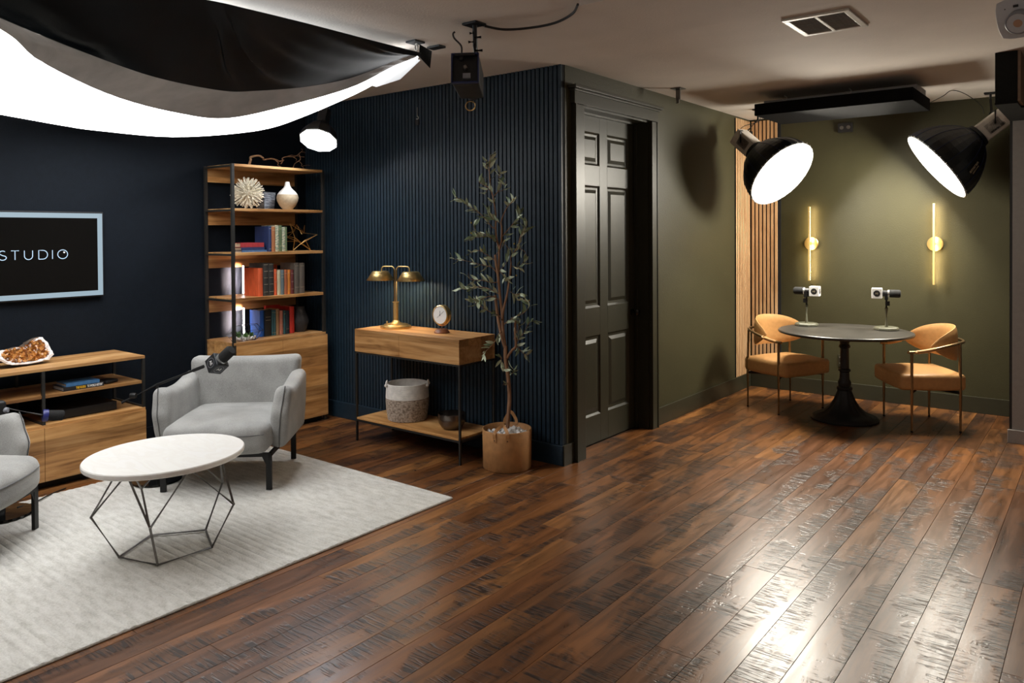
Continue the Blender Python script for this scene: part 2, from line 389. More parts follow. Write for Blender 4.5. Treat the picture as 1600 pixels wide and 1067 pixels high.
def tag(o, label=None, cat=None, group=None, kind=None):
    if label: o['label'] = label
    if cat: o['category'] = cat
    if group: o['group'] = group
    if kind: o['kind'] = kind
    return o
def thing(name, label, cat, loc=(0, 0, 0), rz=0, group=None):
    o = bpy.data.objects.new(name, None); COL.objects.link(o); o.location = loc; o.rotation_euler = (0, 0, rz); o.empty_display_size = 0.1
    return tag(o, label, cat, group)
def box_ob(name, x0, x1, y0, y1, z0, z1, mat, parent=None, bevel=0, mtx=None): return ob(name, bx(B(), x0, x1, y0, y1, z0, z1), mat, parent, bevel=bevel, mtx=mtx)
def struct(o): o['kind'] = 'structure'; return o
def text_ob(name, s, size, mat, parent, mtx, extrude=0.0004, bold=0.0, spacing=1.0, align='CENTER'):
    cu = bpy.data.curves.new(name, 'FONT'); cu.body = s; cu.size = size; cu.extrude = extrude; cu.offset = bold; cu.space_character = spacing
    cu.align_x = align; cu.align_y = 'CENTER'; cu.resolution_u = 3
    tmp = bpy.data.objects.new('tmp', cu); COL.objects.link(tmp)
    dg = bpy.context.evaluated_depsgraph_get(); me = bpy.data.meshes.new_from_object(tmp.evaluated_get(dg))
    bpy.data.objects.remove(tmp); bpy.data.curves.remove(cu)
    me.name = name; me.materials.clear(); me.materials.append(M[mat])
    o = bpy.data.objects.new(name, me); COL.objects.link(o); o.parent = parent; o.matrix_local = mtx; return o
def basis(x, y, z, o):
    x, y, z, o = Vector(x), Vector(y), Vector(z), Vector(o)
    return Matrix(((x.x, y.x, z.x, o.x), (x.y, y.y, z.y, o.y), (x.z, y.z, z.z, o.z), (0, 0, 0, 1)))
def sm(a, b, x):
    x = max(0, min(1, (x-a)/(b-a))); return x*x*(3-2*x)
def spline(pts, k=6):
    pts = [Vector(p) for p in pts]; out = []
    for i in range(len(pts)-1):
        p0 = pts[max(i-1, 0)]; p1 = pts[i]; p2 = pts[i+1]; p3 = pts[min(i+2, len(pts)-1)]
        for j in range(k):
            t = j/k; out.append(0.5*((2*p1)+(p2-p0)*t+(2*p0-5*p1+4*p2-p3)*t*t+(3*p1-p0-3*p2+p3)*t**3))
    out.append(pts[-1]); return out

# ------------------------------------------------------------------ ROOM
XL, XG, YS, YF, ZC = -5.75, -2.935, 4.34, 7.745, 2.73     # tv wall, green wall, slatted wall, far wall, ceiling
floor = struct(box_ob('floor', -6.0, 2.7, -2.7, 8.0, -0.06, -0.006, 'slat_gap'))
PW = 0.1525; X0 = -0.918
def in_view(p):
    d = Vector(p)-Vector((0, 0, CAM_Z)); z = d.dot(f)
    if z < 0.3: return False
    x = 796+1200.5*d.dot(rr)/z; y = 380.2-1200.5*d.dot(uu)/z
    return -10 < x < 1610 and -10 < y < 1077
rugR = (-5.09, -3.10, 0.35, 3.377)
rnd = random.Random(3); planks = []
for k in range(-32, 23):
    x0 = X0+k*PW; y = -2.6-rnd.random()*1.2
    while y < 7.72:
        Ln = rnd.choice((1.22, 1.22, 1.52, 1.52, 0.9)); y0, y1 = max(y, -2.6), min(y+Ln, 7.735)
        if y1-y0 > 0.02 and x0+PW > XL and (x0 > -3.1+0.02 or y0 < 4.36):
            if x0 < -3.06: y1 = min(y1, 4.34)
            xa, xb = max(x0, XL), min(x0+PW, 2.5)
            if y1 > y0: planks.append((xa, xb, y0, y1, rnd.random()))
        y += Ln
def plank_mesh(bm, lay, xa, xb, y0, y1, v):
    g = 0.0005; c = 0.0014
    lo = [(xa+g, y0+g), (xb-g, y0+g), (xb-g, y1-g), (xa+g, y1-g)]; hi = [(xa+c, y0+c), (xb-c, y0+c), (xb-c, y1-c), (xa+c, y1-c)]
    a = [bm.verts.new((x, y, -0.005)) for x, y in lo]; m_ = [bm.verts.new((x, y, -0.0016)) for x, y in lo]; t_ = [bm.verts.new((x, y, 0)) for x, y in hi]
    fs = [bm.faces.new(t_)]
    for p, q in ((a, m_), (m_, t_)):
        for i in range(4): fs.append(bm.faces.new((p[i], p[(i+1) % 4], q[(i+1) % 4], q[i])))
    l2 = bm.loops.layers.float.get('across') or bm.loops.layers.float.new('across')
    for f_ in fs:
        for lp in f_.loops: lp[lay] = v; lp[l2] = (lp.vert.co.x-xa)/max(xb-xa, 0.01)
rest = B(); rest.loops.layers.float.new('rnd'); rest.loops.layers.float.new('across'); rl = rest.loops.layers.float['rnd']; cand = []
for p in planks:
    xa, xb, y0, y1, v = p; xm = (xa+xb)/2
    vis = any(in_view((xx, y0+(y1-y0)*q/4, 0)) for q in range(5) for xx in (xa, xb)) and xm < 0.9
    under = (rugR[0] < xa and xb < rugR[1] and y0 > rugR[2] and y1 < rugR[3]) or (xb < -5.1)
    d = Vector((xm, (y0+y1)/2, -CAM_Z)).length
    cand.append(((d if (vis and not under) else 99), p))
cand.sort(key=lambda q: q[0])
for i, (d, p) in enumerate(cand):
    if d < 90 and i < 295:
        bm = B(); bm.loops.layers.float.new('rnd'); bm.loops.layers.float.new('across'); lay = bm.loops.layers.float['rnd']; plank_mesh(bm, lay, *p); ob('plank', bm, 'floor_wood', floor)
    else: plank_mesh(rest, rl, *p)
tag(ob('far_planks', rest, 'floor_wood', floor), kind='stuff')

ceil = struct(box_ob('ceiling', -6.0, 2.7, -2.7, 8.0, ZC, ZC+0.1, 'ceiling_paint'))
struct(ob('trim_1', bx(B(), -2.045, 2.5, 3.165, 3.90, 2.69, ZC), 'ceiling_paint'))
struct(box_ob('wall_left', -6.0, XL, -2.7, YS+0.1, 0, ZC, 'wall_navy'))
struct(box_ob('wall_front', -6.0, 2.7, -2.7, -2.6, 0, ZC, 'wall_grey'))
struct(box_ob('wall_right', 2.5, 2.7, -2.6, 8.0, 0, ZC, 'wall_grey'))
# slatted navy wall: black backing and one slat after another
wb = struct(box_ob('wall_back', XL, -3.11, YS, YS+0.12, 0, ZC, 'slat_gap'))
n = 0; x = -2.9405-0.0265
while x > XL:
    ob('slat', bx(B(), x, x+0.0265, YS-0.018, YS-0.0005, 0.138, ZC-0.001), 'slat_navy', wb, bevel=0.0012); x -= 0.0368
box_ob('backing_strip', -3.11, -2.9385, YS, YS+0.02, 0.0, ZC, 'slat_gap', wb)
struct(box_ob('baseboard_back', XL+0.016, -2.922, YS-0.034, YS-0.0005, 0, 0.137, 'slat_navy', bevel=0.003))
struct(box_ob('baseboard_left', XL, XL+0.015, -2.6, YS-0.035, 0, 0.137, 'wall_navy', bevel=0.003))
# green wall with the door opening
DY0, DY1, DZ = 4.555, 5.555, 2.478
bm = B(); T0 = XG-0.135
bx(bm, T0, XG, YS+0.021, DY0, 0, ZC); bx(bm, T0, XG, DY1, YF+0.1, 0, ZC); bx(bm, T0, XG, DY0, DY1, DZ, ZC)
struct(ob('wall_middle', bm, 'wall_olive'))
struct(box_ob('wall_far', XG, -0.60, YF, YF+0.12, 0, ZC, 'wall_olive'))
struct(box_ob('baseboard_middle', XG, XG+0.015, 5.648, YF-0.016, 0, 0.143, 'trim_olive', bevel=0.003))
struct(box_ob('baseboard_corner', XG, XG+0.015, YS-0.034, 4.436, 0, 0.143, 'trim_olive', bevel=0.003))
struct(box_ob('baseboard_far', XG+0.015, -0.64, YF-0.015, YF, 0, 0.14, 'trim_olive', bevel=0.003))
# door casing with entablature
cas = struct(box_ob('trim_2', XG, XG+0.034, 4.438, DY0, 0, DZ-0.002, 'trim_olive', bevel=0.003))
box_ob('casing', XG, XG+0.034, DY1, 5.648, 0, DZ-0.002, 'trim_olive', cas, bevel=0.003)
box_ob('casing', XG, XG+0.038, 4.425, 5.66, DZ, DZ+0.085, 'trim_olive', cas, bevel=0.002)
ob('cornice', bx(bx(B(), XG, XG+0.050, 4.41, 5.675, DZ+0.085, DZ+0.10), XG, XG+0.068, 4.392, 5.693, DZ+0.10, DZ+0.122), 'trim_olive', cas, bevel=0.003)
box_ob('bead', XG+0.034, XG+0.040, 4.438, 4.452, 0, DZ-0.002, 'trim_olive', cas)
box_ob('bead', XG+0.034, XG+0.040, 5.634, 5.648, 0, DZ-0.002, 'trim_olive', cas)
box_ob('jamb', T0, XG, DY0, DY0+0.012, 0, DZ, 'trim_olive', cas)
box_ob('jamb', T0, XG, DY1-0.012, DY1, 0, DZ, 'trim_olive', cas)
box_ob('jamb', T0, XG, DY0+0.012, DY1-0.012, DZ-0.012, DZ, 'trim_olive', cas)
box_ob('door_stop', -3.052, -3.03, DY1-0.026, DY1-0.012, 0, DZ-0.012, 'trim_olive', cas)
box_ob('door_stop', -3.052, -3.03, DY0+0.012, DY1-0.026, DZ-0.026, DZ-0.012, 'trim_olive', cas)
# six panel door
XD = -3.057; y0, y1 = DY0+0.014, DY1-0.014; zt = DZ-0.015
cols = [(4.675, 5.005), (5.116, 5.442)]; rows = [(0.215, 0.815), (1.027, 1.937), (2.09, 2.335)]
bm = B(); ys = [y0, cols[0][0], cols[0][1], cols[1][0], cols[1][1], y1]; zs = [0.006, 0.215, 0.815, 1.027, 1.937, 2.09, 2.335, zt]
bx(bm, XD-0.045, XD-0.02, y0, y1, 0.006, zt)
for a in (0, 2, 4): bx(bm, XD-0.02, XD, ys[a], ys[a+1], 0.006, zt)
for a in (1, 3):
    for b_ in (0, 2, 4, 6): bx(bm, XD-0.02, XD, ys[a], ys[a+1], zs[b_], zs[b_+1])
door = struct(ob('door_1', bm, 'trim_olive', bevel=0.0015))
for (a, b_) in cols:
    for (c, d) in rows:
        bm = B()
        def ring(i, x): return [bm.verts.new((x, yy, zz)) for yy, zz in ((a+i, c+i), (b_-i, c+i), (b_-i, d-i), (a+i, d-i))]
        rg = [ring(0.0, XD-0.001), ring(0.014, XD-0.013), ring(0.03, XD-0.014), ring(0.056, XD-0.003), ring(0.056, XD-0.003)]
        for p, q in zip(rg, rg[1:4]):
            for i in range(4): bm.faces.new((p[i], p[(i+1) % 4], q[(i+1) % 4], q[i]))
        bm.faces.new(rg[3]); ob('panel', bm, 'trim_olive', door)
kb = ob('knob', lathe(B(), [(0, -0.0), (0.026, 0), (0.026, 0.006), (0.011, 0.01), (0.011, 0.03), (0.026, 0.042), (0.029, 0.055), (0.02, 0.067), (0, 0.07)], 20, basis((0, 1, 0), (0, 0, 1), (1, 0, 0), (XD, 5.49, 0.945))), 'black_gloss', door, smooth=True)
box_ob('latch', XD-0.03, XD+0.003, DY1-0.0139, DY1-0.0122, 0.9, 0.99, 'chrome', door)
struct(box_ob('door_light_block', -3.3, -3.2, 4.46, 5.7, 0, ZC, 'slat_gap'))  # unseen dark slab, added to block light behind the door leaf
# pale wall end on the right, its dark side strip, and the boxed beam above it
wp = struct(box_ob('wall_side', -0.585, 2.5, 6.80, YF+0.12, 0, ZC, 'wall_grey'))
struct(box_ob('baseboard_side', -0.612, 2.5, 6.785, 6.80, 0, 0.10, 'wall_grey', bevel=0.003))
box_ob('edge_strip', -0.603, -0.586, 6.81, 7.74, 0.10, 2.52, 'black_plastic', wp)
box_ob('edge_trim', -0.636, -0.604, 7.70, 7.74, 0.0, 2.45, 'tan_board', wp)
bm = B(); bx(bm, -0.60, -0.478, 5.85, 6.80, 2.41, ZC)
bmx = struct(ob('trim_3', bm, 'dark_paint', bevel=0.003))
box_ob('side_board', -0.478, -0.462, 5.856, 6.80, 2.41, ZC, 'tan_board', bmx)
box_ob('soffit_panel', -0.478, 2.5, 6.10, 6.80, 2.395, 2.41, 'dark_paint', bmx)
box_ob('soffit_panel', -0.602, -0.478, 5.852, 6.80, 2.395, 2.41, 'dark_paint', bmx)

# oak slat panels in the dining corner
def slat_panel(label, along, fixed, a0, a1, z0, z1):
    t = thing('slat_panel', label, 'wall panel', (0, 0, z0))
    if along == 'y': box_ob('felt_backing', fixed, fixed+0.008, a0, a1, 0, z1-z0, 'slat_gap', t)
    else: box_ob('felt_backing', a0, a1, fixed-0.008, fixed, 0, z1-z0, 'slat_gap', t)
    p = a0+0.004
    while p+0.026 <= a1+0.001:
        if along == 'y': box_ob('slat', fixed+0.008, fixed+0.014, p, p+0.0245, 0, z1-z0, 'oak_slat', t, bevel=0.001)
        else: box_ob('slat', p, p+0.025, fixed-0.02, fixed-0.008, 0, z1-z0, 'oak_slat', t, bevel=0.001)
        p += 0.0391 if along == 'x' else 0.0425
    return t
slat_panel('light oak slatted panel on the green side wall, left of the corner', 'y', XG+0.0005, 7.345, 7.722, 0.147, ZC-0.02)
slat_panel('light oak slatted panel on the far wall, right of the corner behind the left chair', 'x', YF-0.0005, XG+0.024, -2.615, 0.147, ZC-0.02)

# ------------------------------------------------------------------ RUG
bm = B(); rx0, rx1, ry0, ry1 = rugR; prev = None; ny = int((ry1-ry0)/0.0055)
for i in range(ny+1):
    y = ry0+(ry1-ry0)*i/ny; ph = (y/0.043) % 1.0
    z = 0.0085+0.0052*(abs(math.sin(math.pi*ph))**0.55)*(0.8+0.2*math.sin(y*23))
    row = [bm.verts.new((rx0+(rx1-rx0)*k/6, y+0.004*math.sin(k*1.9+y*3) if 0 < i < ny else y, z)) for k in range(7)]
    if prev:
        for k in range(6): bm.faces.new((prev[k], prev[k+1], row[k+1], row[k]))
        bl = getattr(row[0], 'co'); 
    prev = row
bx(bm, rx0, rx1, ry0, ry1, 0.0005, 0.0085)
rug = tag(ob('area_rug', bm, 'rug_pile'), 'large off-white ribbed pile rug under the marble coffee table', 'rug')
bm = B(); tube(bm, [(rx0, ry0, 0.006), (rx1, ry0, 0.006), (rx1, ry1, 0.006), (rx0, ry1, 0.006)], 0.0055, 6, closed=True)
ob('binding', bm, 'rug_pile', rug)

# ------------------------------------------------------------------ COFFEE TABLE
t = thing('coffee_table', 'coffee table with oval white marble top on geometric metal wire base', 'table', (-3.735, 1.968, 0.0150))
cx, cy = 0.0, 0.0; zt = 0.455
A = [(-3.803, 1.749), (-3.565, 1.818), (-3.551, 2.09), (-3.784, 2.192), (-3.948, 1.981)]
A = [(x+3.735, y-1.968) for x, y in A]
bot = [Vector((x, y, 0.006)) for x, y in A]
mid = [Vector((x*1.52, y*1.52, 0.225)) for x, y in A]
top = [(mid[i]+mid[(i+1) % 5])*0.5*0.86 for i in range(5)]
top = [Vector((p.x, p.y, zt-0.012)) for p in top]
bm = B()
for i in range(5):
    j = (i+1) % 5
    tube(bm, [bot[i], bot[j]], 0.0056, 8); tube(bm, [bot[i], mid[i]], 0.0056, 8)
    tube(bm, [mid[i], top[i]], 0.0056, 8); tube(bm, [mid[j], top[i]], 0.0056, 8); tube(bm, [top[i], top[j]], 0.0056, 8)
    for p in (bot[i], mid[i], top[i]): bmesh.ops.create_icosphere(bm, subdivisions=1, radius=0.007, matrix=Matrix.Translation(p))
ob('wire_base', bm, 'gun_metal', t, smooth=True)
bm = B(); sx, sy = 0.345, 0.385
prof = [(0.0, zt-0.006), (0.97, zt-0.006), (0.995, zt), (1.0, zt+0.006), (1.0, zt+0.019), (0.99, zt+0.024), (0.0, zt+0.024)]
lathe(bm, prof, 72, Matrix.Translation((-0.01, -0.008, 0)) @ Matrix.Diagonal((sx, sy, 1, 1)))
o = ob('marble_top', bm, 'white_marble', t); 

# ------------------------------------------------------------------ ARMCHAIRS
def armchair(loc, rz, label):
    """local: +y forward, x to the right seen from behind (left in the photograph is -x when seen from the front)"""
    t = thing('armchair', label, 'armchair', loc, rz, 'grey lounge armchairs')
    hx, hy = 0.337, 0.335; W = 0.322
    # frame and legs
    bm = B()
    for (a, b_, c, d) in ((-hx, hx, hy-0.02, hy), (-hx, hx, -hy, -hy+0.02), (-hx, -hx+0.02, -hy, hy), (hx-0.02, hx, -hy, hy)): bx(bm, a, b_, c, d, 0.205, 0.228)
    ob('base_frame', bm, 'black_metal', t)
    for sx_ in (-1, 1):
        for sy_ in (-1, 1):
            bm = B(); x = sx_*hx; y = sy_*hy
            bx(bm, min(x, x-sx_*0.034), max(x, x-sx_*0.034), min(y, y-sy_*0.018), max(y, y-sy_*0.018), 0, 0.206)
            # gusset
            vs = [bm.verts.new(p) for yy in (y-sy_*0.002, y-sy_*0.008) for p in ((x-sx_*0.034, yy, 0.206), (x-sx_*0.058, yy, 0.206), (x-sx_*0.034, yy, 0.155))]
            bm.faces.new(vs[:3]); bm.faces.new(vs[3:]);
            for i in range(3): bm.faces.new((vs[i], vs[(i+1) % 3], vs[3+(i+1) % 3], vs[3+i]))
            ob('leg', bm, 'black_metal', t)
    # seat body
    def fs(p):
        q = p.copy(); e = abs(q.x)/W
        q.y += 0.045*(1-e*e)*(1 if q.y > 0 else 0)*sm(0, 0.3, q.y)
        if q.z > 0: q.z += 0.022*(1-e**4)*(1-(max(0, abs(q.y)-0.1)/0.25)**2)
        return q+Vector((0, 0.02, 0.315))
    ob('seat', rbox(B(), W, 0.35, 0.09, 0.06, fs, 8), 'grey_fabric', t, smooth=True)
    # back
    def fb(p):
        q = p.copy(); h = (q.z+0.255)/0.51
        q.x *= 1+0.06*h; e = abs(q.x)/0.4
        q.y += -0.06*h+0.03*e*e
        if q.z > 0.1: q.z += 0.018*e*e-0.012
        q.y += 0.012*math.sin(3*q.x)*h
        return q+Vector((0, -0.315, 0.475))
    ob('backrest', rbox(B(), 0.352, 0.066, 0.255, 0.045, fb, 9), 'grey_fabric', t, smooth=True)
    # arms: pillow panels with a dipping top line and flared front
    for s in (-1, 1):
        def fa(p, s=s):
            q = p.copy(); v = (q.y+0.33)/0.66; h = (q.z+0.2)/0.4
            top = 0.637-0.045*sm(0.0, 0.55, v)+0.022*sm(0.7, 1, v)
            z = 0.222+(top-0.222)*h
            z += 0.05*v*v*(1-h)*0
            puff = 1+0.25*math.sin(math.pi*min(1, max(0, h)))*0.5
            x = q.x*puff+0.03*sm(0.2, 1, v)*h*0.6+0.02*h
            wr = 0.0035*math.sin(z*52+q.y*10)*sm(0.86, 0.98, v)
            y = q.y+wr+0.045*math.sin(math.pi*h)*sm(0.7, 1, v)-0.03*sm(0.5, 1, h)*sm(0.6, 1, v)
            y -= 0.05*(1-h)*sm(0.7, 1, v)*0.3
            return Vector((s*(0.344+x), y*0.87-0.058, z))
        ob('arm', rbox(B(), 0.052, 0.33, 0.2, 0.044, fa, 14), 'grey_fabric', t, smooth=True)
        bm = B(); pts = []
        for k in range(13):
            h = k/12; p = Vector((0, 0.33, -0.2+0.4*h)); q = fa(p); pts.append((q.x+s*0.012, q.y+0.003, q.z))
        tube(bm, pts, 0.0035, 6); ob('piping', bm, 'fabric_seam', t, smooth=True)
    bm = B(); pts = []
    for k in range(21):
        x = -W*0.93+2*W*0.93*k/20; e = abs(x)/W; pts.append((x, 0.371+0.045*(1-e*e)-0.02*e**8, 0.35))
    tube(bm, pts, 0.003, 6); ob('seam', bm, 'fabric_seam', t, smooth=True)
    return t
ang1 = math.atan2(-0.755, 0.655)-math.pi/2
armchair((-4.548, 2.832, 0.0138), ang1, 'light grey upholstered armchair in front of the bookcase, behind the coffee table')
ang2 = math.atan2(0.63, 0.776)-math.pi/2
armchair((-4.605, 1.20, 0.0138), ang2, 'light grey upholstered armchair cut off by the left edge of the picture')

# ------------------------------------------------------------------ BOOKCASE
BY0, BY1, BXF, BXB = 3.318, 4.196, -5.30, -5.70
t = thing('bookcase', 'tall wood and black metal bookcase with open shelves and lower cabinet', 'bookcase', (BXB, BY0, 0))
W = BY1-BY0; D = BXF-BXB; ZT = 2.135
p = 0.022
for (x, y, zt) in ((D-p, 0, ZT), (D-p, W-p, ZT), (0, 0, ZT), (0, W-p, ZT)): box_ob('post', x, x+p, y, y+p, 0, zt, 'shelf_metal', t)
shz = [(2.115, 2.135), (1.772, 1.793), (1.427, 1.450), (1.072, 1.096)]
for z0, z1 in shz:
    box_ob('shelf', 0.004, D+0.0005, p+0.0005, W-p-0.0005, z0, z1, 'mango_wood', t, bevel=0.001)
    box_ob('crossbar', p, D-p, 0.002, p-0.002, z0-0.002, z0+0.014, 'shelf_metal', t); box_ob('crossbar', p, D-p, W-p+0.002, W-0.002, z0-0.002, z0+0.014, 'shelf_metal', t)
    box_ob('back_board', 0.004, 0.016, p+0.001, W-p-0.001, z0-0.105, z0-0.0005, 'mango_wood', t)
bm = B(); bx(bm, 0.004, D-0.014, p, W-p, 0.06, 0.735); ob('cabinet', bm, 'mango_wood', t)
box_ob('side_panel', 0.022, D-p-0.001, 0.003, p, 0.06, 0.735, 'mango_wood', t)
box_ob('cabinet_top', 0.004, D+0.001, 0.001, W-0.001, 0.736, 0.755, 'mango_wood', t, bevel=0.001)
for a, b_ in ((p+0.001, W/2-0.0012), (W/2+0.0012, W+0.012)):
    box_ob('door', D-0.0135, D+0.008, a, b_, 0.045, 0.733, 'mango_wood', t, bevel=0.001)
box_ob('plinth', 0.02, D-0.04, 0.03, W-0.03, 0, 0.059, 'black_metal', t)

# things in the bookcase
def book(y0, y1, z0, h, mat, label, depth=0.19, xf=-5.335, deco=None, group='books standing in the bookcase', lean=0):
    th = y1-y0
    t = thing('book', label, 'book', (xf, (y0+y1)/2, z0), 0, group)
    t.rotation_euler = (lean, 0, 0)
    e = th/2-0.0004; bm = B(); bd = min(0.003, th*0.15)
    bx(bm, -depth, 0.0, -e, -e+bd, 0, h); bx(bm, -depth, 0.0, e-bd, e, 0, h)
    # rounded spine
    n_ = 6; r1 = [bm.verts.new((0.006*math.cos(math.pi*(k/n_-0.5)), -e+2*e*k/n_, z)) for z in (0, h) for k in range(n_+1)]
    for k in range(n_): bm.faces.new((r1[k], r1[k+1], r1[n_+2+k], r1[n_+1+k]))
    bm.faces.new(r1[:n_+1]); bm.faces.new(r1[n_+1:]); bm.faces.new((r1[0], r1[n_+1], r1[2*n_+1], r1[n_]))
    ob('cover', bm, mat, t)
    box_ob('pages', -depth+0.004, -0.0005, -e+bd, e-bd, 0.003, h-0.003, 'paper', t)
    if deco:
        for q in deco: ob('gilt_band', bx(B(), 0.0035, 0.0068, -e*0.72, e*0.72, h*q, h*q+0.0025), 'tan_mark', t)
    return t
def flatbook(y0, y1, z0, th, mat, label, xf, depth, group='books lying flat in the bookcase', rz=0):
    t = thing('book', label, 'book', (xf, (y0+y1)/2, z0), rz, group); e = (y1-y0)/2
    bm = B(); bx(bm, -depth, 0, -e, e, 0, 0.0028); bx(bm, -depth, 0, -e, e, th-0.0028, th); bx(bm, -0.003, 0.002, -e, e, 0.0, th)
    ob('cover', bm, mat, t); box_ob('pages', -depth+0.004, -0.0032, -e+0.004, e-0.004, 0.0028, th-0.0028, 'paper', t); return t
# shelf two: flat pile then upright row
z = 1.4505
flatbook(3.43, 3.655, z, 0.0155, 'book_lightblue', 'thin light blue book, lowest of the flat pile on the second open shelf', -5.35, 0.10)
flatbook(3.425, 3.635, z+0.016, 0.022, 'book_navy', 'dark blue book in the middle of the flat pile on the second open shelf', -5.352, 0.10)
flatbook(3.42, 3.632, z+0.0385, 0.036, 'book_red', 'dark red book on top of the flat pile on the second open shelf', -5.355, 0.10)
book(3.662, 3.688, z, 0.205, 'book_navy', 'tall navy blue book, first upright on the second open shelf', deco=[0.9, 0.1])
book(3.689, 3.724, z, 0.2, 'book_brown', 'orange brown book beside the navy one on the second open shelf', deco=[0.86])
book(3.725, 3.758, z, 0.214, 'floral_cloth', 'thick patterned cream book, tallest on the second open shelf')
book(3.759, 3.787, z, 0.213, 'book_green', 'dull green book on the second open shelf', deco=[0.85, 0.2])
book(3.788, 3.819, z, 0.2, 'floral_cloth', 'thinner patterned cream book right of the green one, second open shelf')
book(3.820, 3.838, z, 0.2, 'book_green', 'thin dark green book at the right end beside the gold star')
# shelf three
z = 1.0965
book(3.560, 3.604, z, 0.225, 'book_orange', 'bright orange red book at the left end of the third open shelf')
book(3.608, 3.656, z, 0.262, 'book_charcoal', 'left one of two thick charcoal volumes on the third open shelf', deco=[0.95, 0.75, 0.55, 0.35, 0.12])
book(3.657, 3.706, z, 0.262, 'book_charcoal', 'right one of two thick charcoal volumes on the third open shelf', deco=[0.95, 0.75, 0.55, 0.35, 0.12])
book(3.711, 3.736, z, 0.212, 'book_orange', 'thin red orange book between charcoal and cream books, third shelf', deco=[0.85, 0.5])
book(3.738, 3.772, z, 0.202, 'book_cream', 'cream book with a red mark and dark dot on its spine', deco=[0.8])
book(3.773, 3.806, z, 0.203, 'book_slate', 'grey blue book right of the cream book', deco=[0.82, 0.7])
book(3.807, 3.838, z, 0.202, 'book_rust', 'rust brown book right of the grey blue book', deco=[0.84])
book(3.839, 3.868, z, 0.201, 'book_amber', 'amber orange book left of the maroon book', deco=[0.86, 0.2])
book(3.869, 3.900, z, 0.2, 'book_maroon', 'maroon book left of the two tall taupe volumes', deco=[0.84, 0.5, 0.2])
book(3.904, 3.955, z, 0.255, 'book_taupe', 'left one of two tall taupe volumes ending the third shelf row', deco=[0.9, 0.2])
book(3.956, 4.008, z, 0.253, 'book_taupe', 'right one of two tall taupe volumes ending the third shelf row', deco=[0.9, 0.2])
flt = thing('book', 'tall orange book standing behind the amber and maroon books', 'book', (-5.57, 3.85, z), 0, 'books standing in the bookcase')
box_ob('cover', -0.015, 0.015, -0.045, 0.045, 0, 0.238, 'book_orange', flt, bevel=0.002)
# cabinet top
z = 0.7555
book(3.650, 3.689, z, 0.214, 'book_blue', 'bright blue book at the left end above the cabinet', xf=-5.45, depth=0.14)
book(3.695, 3.758, z, 0.216, 'book_black', 'thick black book with white lettering above the cabinet', deco=[0.72, 0.6], xf=-5.45, depth=0.14)
book(3.762, 3.781, z, 0.21, 'book_teal', 'left one of two thin teal books above the cabinet', deco=[0.9, 0.1], xf=-5.45, depth=0.14)
book(3.782, 3.803, z, 0.208, 'book_teal', 'right one of two thin teal books above the cabinet', deco=[0.9, 0.1], xf=-5.45, depth=0.14)
book(3.805, 3.835, z, 0.216, 'book_tan', 'tan book standing above the cabinet left of the pink book', deco=[0.85], xf=-5.45, depth=0.14)
book(3.839, 3.872, z, 0.198, 'book_pink', 'faded pink book standing above the cabinet', deco=[0.6, 0.4], xf=-5.45, depth=0.14)
book(3.876, 3.898, z, 0.196, 'book_teal', 'thin blue green book right of the pink book above the cabinet', deco=[0.85], xf=-5.45, depth=0.14)
book(3.900, 3.935, z, 0.194, 'book_ink', 'near black navy book left of the red book above the cabinet', deco=[0.2], xf=-5.45, depth=0.14)
book(3.938, 3.984, z, 0.226, 'book_scarlet', 'bright red book with black label at the right end above the cabinet', xf=-5.45, depth=0.14)
bk = thing('book', 'dark red book standing at the back behind the teal and navy books', 'book', (-5.63, 3.90, z), 0, 'books standing in the bookcase')
box_ob('cover', -0.015, 0.015, -0.08, 0.06, 0, 0.232, 'book_scarlet', bk, bevel=0.002)

# driftwood branch on top
t = thing('branch', 'bare twisted driftwood branch lying on top of the bookcase', 'branch', (-5.45, 3.565, 2.1355))
def br(pts, r0_, r1_): 
    pts = [Vector((0.0+0.02*math.sin(i*2.1), y-3.565, max(zz-2.15, 0.007))) for i, (y, zz) in enumerate(pts)]
    sp = spline(pts, 4); tube(bm, sp, [0.75*(r0_+(r1_-r0_)*i/(len(sp)-1)) for i in range(len(sp))], 7)
bm = B()
br([(3.565, 2.157), (3.57, 2.20), (3.595, 2.228), (3.655, 2.243), (3.685, 2.226), (3.715, 2.216), (3.77, 2.227), (3.813, 2.219), (3.867, 2.214), (3.90, 2.225)], 0.013, 0.005)
br([(3.56, 2.165), (3.60, 2.158), (3.66, 2.157)], 0.008, 0.003)
br([(3.813, 2.219), (3.83, 2.197), (3.85, 2.18), (3.884, 2.157)], 0.006, 0.004)
br([(3.867, 2.19), (3.875, 2.215), (3.895, 2.24), (3.925, 2.255), (3.985, 2.258), (4.03, 2.268), (4.05, 2.29), (4.075, 2.32), (4.085, 2.335)], 0.007, 0.0015)
br([(3.925, 2.255), (3.96, 2.268), (4.0, 2.272), (4.04, 2.268), (4.09, 2.262), (4.11, 2.27)], 0.005, 0.0015)
br([(3.985, 2.258), (4.01, 2.24), (4.03, 2.225)], 0.004, 0.002)
br([(4.05, 2.285), (4.05, 2.24), (4.035, 2.215), (4.0, 2.195), (3.973, 2.157)], 0.006, 0.004)
br([(4.045, 2.23), (4.065, 2.2), (4.085, 2.187), (4.13, 2.197), (4.15, 2.195)], 0.004, 0.0012)
br([(4.08, 2.187), (4.085, 2.165), (4.12, 2.16)], 0.003, 0.001)
br([(4.07, 2.305), (4.1, 2.305), (4.12, 2.3)], 0.002, 0.001)
ob('twigs', bm, 'driftwood', t, smooth=True)
